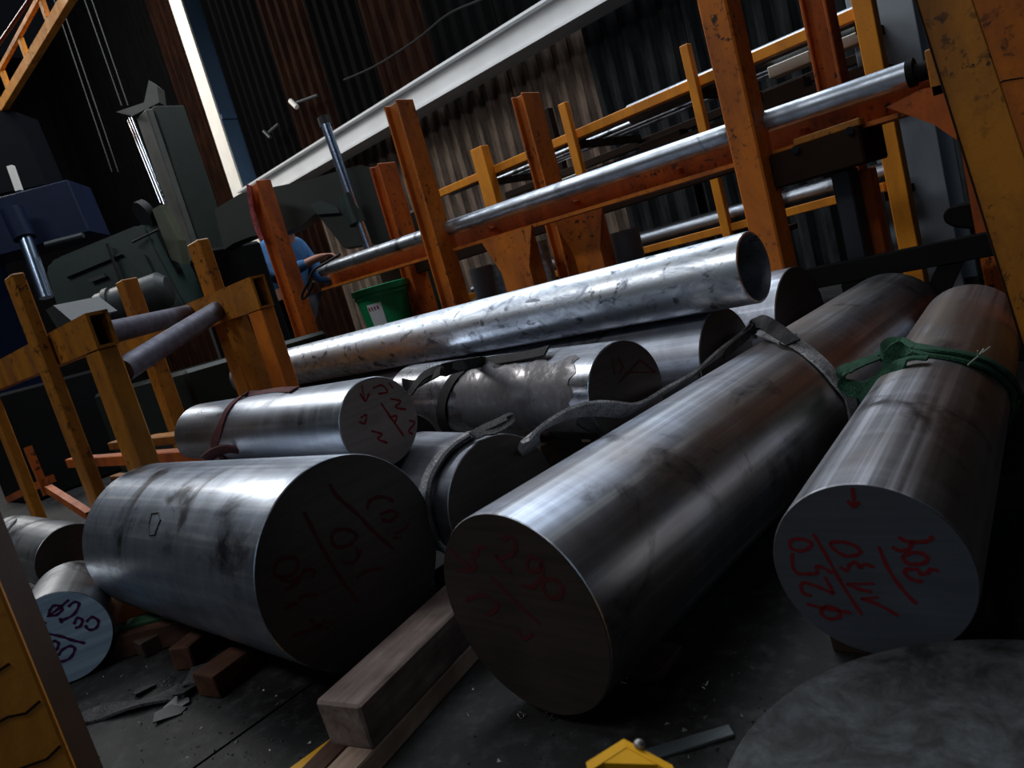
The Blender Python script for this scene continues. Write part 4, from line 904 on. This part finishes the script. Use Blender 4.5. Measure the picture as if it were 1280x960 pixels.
# ------------------------------------------------------------------ person behind the left stanchion
def skin_mesh(name, pts, edges, parent, mat, root=0, sub=2):
    me = bpy.data.meshes.new(name); me.from_pydata([p for p, r in pts], edges, []); me.update()
    o = bpy.data.objects.new(name, me); col.objects.link(o); o.parent = parent
    sm = o.modifiers.new('skin', 'SKIN'); sm.use_smooth_shade = True
    if not me.skin_vertices: me.attributes.new('x', 'FLOAT', 'POINT')
    for i, (p, r) in enumerate(pts):
        sv = me.skin_vertices[0].data[i]; sv.radius = r if isinstance(r, tuple) else (r, r); sv.use_root = (i == root)
    ss = o.modifiers.new('sub', 'SUBSURF'); ss.levels = sub; ss.render_levels = sub
    me.materials.append(mat); return o
SKINM = mat_plain('skin', (.50,.24,.17), .5, 0, .1); SHIRT = mat_plain('blue_work_shirt', (.055,.16,.36), .8, 0, .3, 14); TROUS = mat_plain('dark_work_trousers', (.02,.022,.03), .85); HAIR = mat_plain('dark_hair', (.015,.012,.01), .6); CAPM = mat_plain('dark_cap', (.03,.05,.10), .7)
pc = at(341,300,d=5.75)
per = thing('person', 'person in blue work shirt bending behind the left stanchion, hand on the rail', 'person', (pc.x, pc.y, 0), R(20))
pi_ = local(per)
hand = pi_ @ at(402,322,d=5.5)
# local frame: +x is where the person faces; lean forward
def P3(x, y, z): return (x, y, z)
sh = 1.30
body = [(P3(-.06,0,.90),(.13,.16)),(P3(.0,0,1.08),(.12,.15)),(P3(.06,0,sh),(.11,.17)),(P3(.13,0,1.42),.055),(P3(.20,0,1.53),(.10,.08)),(P3(.22,0,1.64),(.085,.075)),
        (P3(.06,-.19,sh+.02),.055),(P3(.12,-.27,1.08),.045),(tuple(hand+Vector((-.06,.02,.01))),.032),
        (P3(.06,.19,sh+.02),.055),(P3(.14,.25,1.04),.045),(P3(.34,.20,1.0),.032),
        (P3(-.05,-.10,.82),.085),(P3(.02,-.11,.47),.06),(P3(-.02,-.12,.09),.042),(P3(.12,-.12,.035),.035),
        (P3(-.05,.10,.82),.085),(P3(.0,.11,.47),.06),(P3(-.04,.12,.09),.042),(P3(.10,.12,.035),.035)]
edg = [(0,1),(1,2),(2,3),(3,4),(4,5),(2,6),(6,7),(7,8),(2,9),(9,10),(10,11),(0,12),(12,13),(13,14),(14,15),(0,16),(16,17),(17,18),(18,19)]
# hands: palm plus five fingers each, grown from the wrist vertices
def addhand(wi, wrist, fwd, side):
    fwd = fwd.normalized(); dn = Vector((0,0,-1)); palm = wrist + fwd*.055
    body.append((tuple(palm), (.030,.018))); pi2 = len(body)-1; edg.append((wi, pi2))
    for k, (off, ln) in enumerate(((-.030,.060),(-.010,.075),(.010,.080),(.028,.070))):
        b0 = palm + side*off + fwd*.03; b1 = b0 + fwd*ln*.5 + dn*.008; b2 = b1 + fwd*ln*.35 + dn*.03
        i0 = len(body); body.extend([(tuple(b0), .010), (tuple(b1), .009), (tuple(b2), .008)]); edg.extend([(pi2, i0), (i0, i0+1), (i0+1, i0+2)])
    th = palm - side*.035 - fwd*.01; th2 = th - side*.015 + fwd*.035 + dn*.012
    i0 = len(body); body.extend([(tuple(th), .011), (tuple(th2), .009)]); edg.extend([(pi2, i0), (i0, i0+1)])
hv = hand - Vector(body[7][0]); hv.z *= .3
addhand(8, Vector(body[8][0]), hv, Vector((-hv.y, hv.x, 0)).normalized()*-1)
addhand(11, Vector(body[11][0]), Vector((1,-.2,-.1)), Vector((.2,1,0)).normalized()*-1)
skin_mesh('body', body, edg, per, SKINM)
shirt = [(P3(-.06,0,.86),(.15,.185)),(P3(.0,0,1.08),(.145,.175)),(P3(.06,0,sh),(.135,.185)),(P3(.115,0,1.39),.075),(P3(.06,-.20,sh+.02),.08),(P3(.12,-.28,1.08),.065),(tuple(Vector(body[7][0]).lerp(Vector(body[8][0]), .8)),.046),(P3(.06,.20,sh+.02),.08),(P3(.14,.26,1.04),.065),(P3(.28,.215,1.01),.048)]
skin_mesh('shirt', shirt, [(0,1),(1,2),(2,3),(2,4),(4,5),(5,6),(2,7),(7,8),(8,9)], per, SHIRT)
trs = [(P3(-.06,0,.88),(.16,.195)),(P3(-.05,-.10,.80),.11),(P3(.02,-.11,.47),.085),(P3(-.02,-.12,.10),.075),(P3(-.05,.10,.80),.11),(P3(.0,.11,.47),.085),(P3(-.04,.12,.10),.075)]
skin_mesh('trousers', trs, [(0,1),(1,2),(2,3),(0,4),(4,5),(5,6)], per, TROUS)
skin_mesh('hair', [(P3(.15,0,1.56),(.085,.08)),(P3(.18,0,1.66),(.10,.085)),(P3(.22,0,1.72),(.06,.06))], [(0,1),(1,2)], per, HAIR)
for s in (-1, 1):
    bm = bmesh.new(); bmesh.ops.create_icosphere(bm, subdivisions=2, radius=.012, matrix=Matrix.Translation((.298, s*.032, 1.605))); mesh_obj('eye', bm, RUBBER, per, 180)
bm = bmesh.new(); bmesh.ops.create_cone(bm, segments=8, radius1=.018, radius2=.004, depth=.05, matrix=Matrix.Translation((.312,0,1.575))); mesh_obj('nose', bm, SKINM, per, 60)
for s in (-1, 1):
    bm = bmesh.new(); bmesh.ops.create_icosphere(bm, subdivisions=2, radius=.028, matrix=Matrix.Translation((.20, s*.082, 1.585)) @ Matrix.Diagonal((.6,.35,1,1))); mesh_obj('ear', bm, SKINM, per, 180)
for s in (-1, 1):
    bm = bmesh.new(); box(bm, -.08, .19, s*.12-.05, s*.12+.05, 0, .075); bevel(bm, .025, 2); mesh_obj('shoe', bm, RUBBER, per, 40)
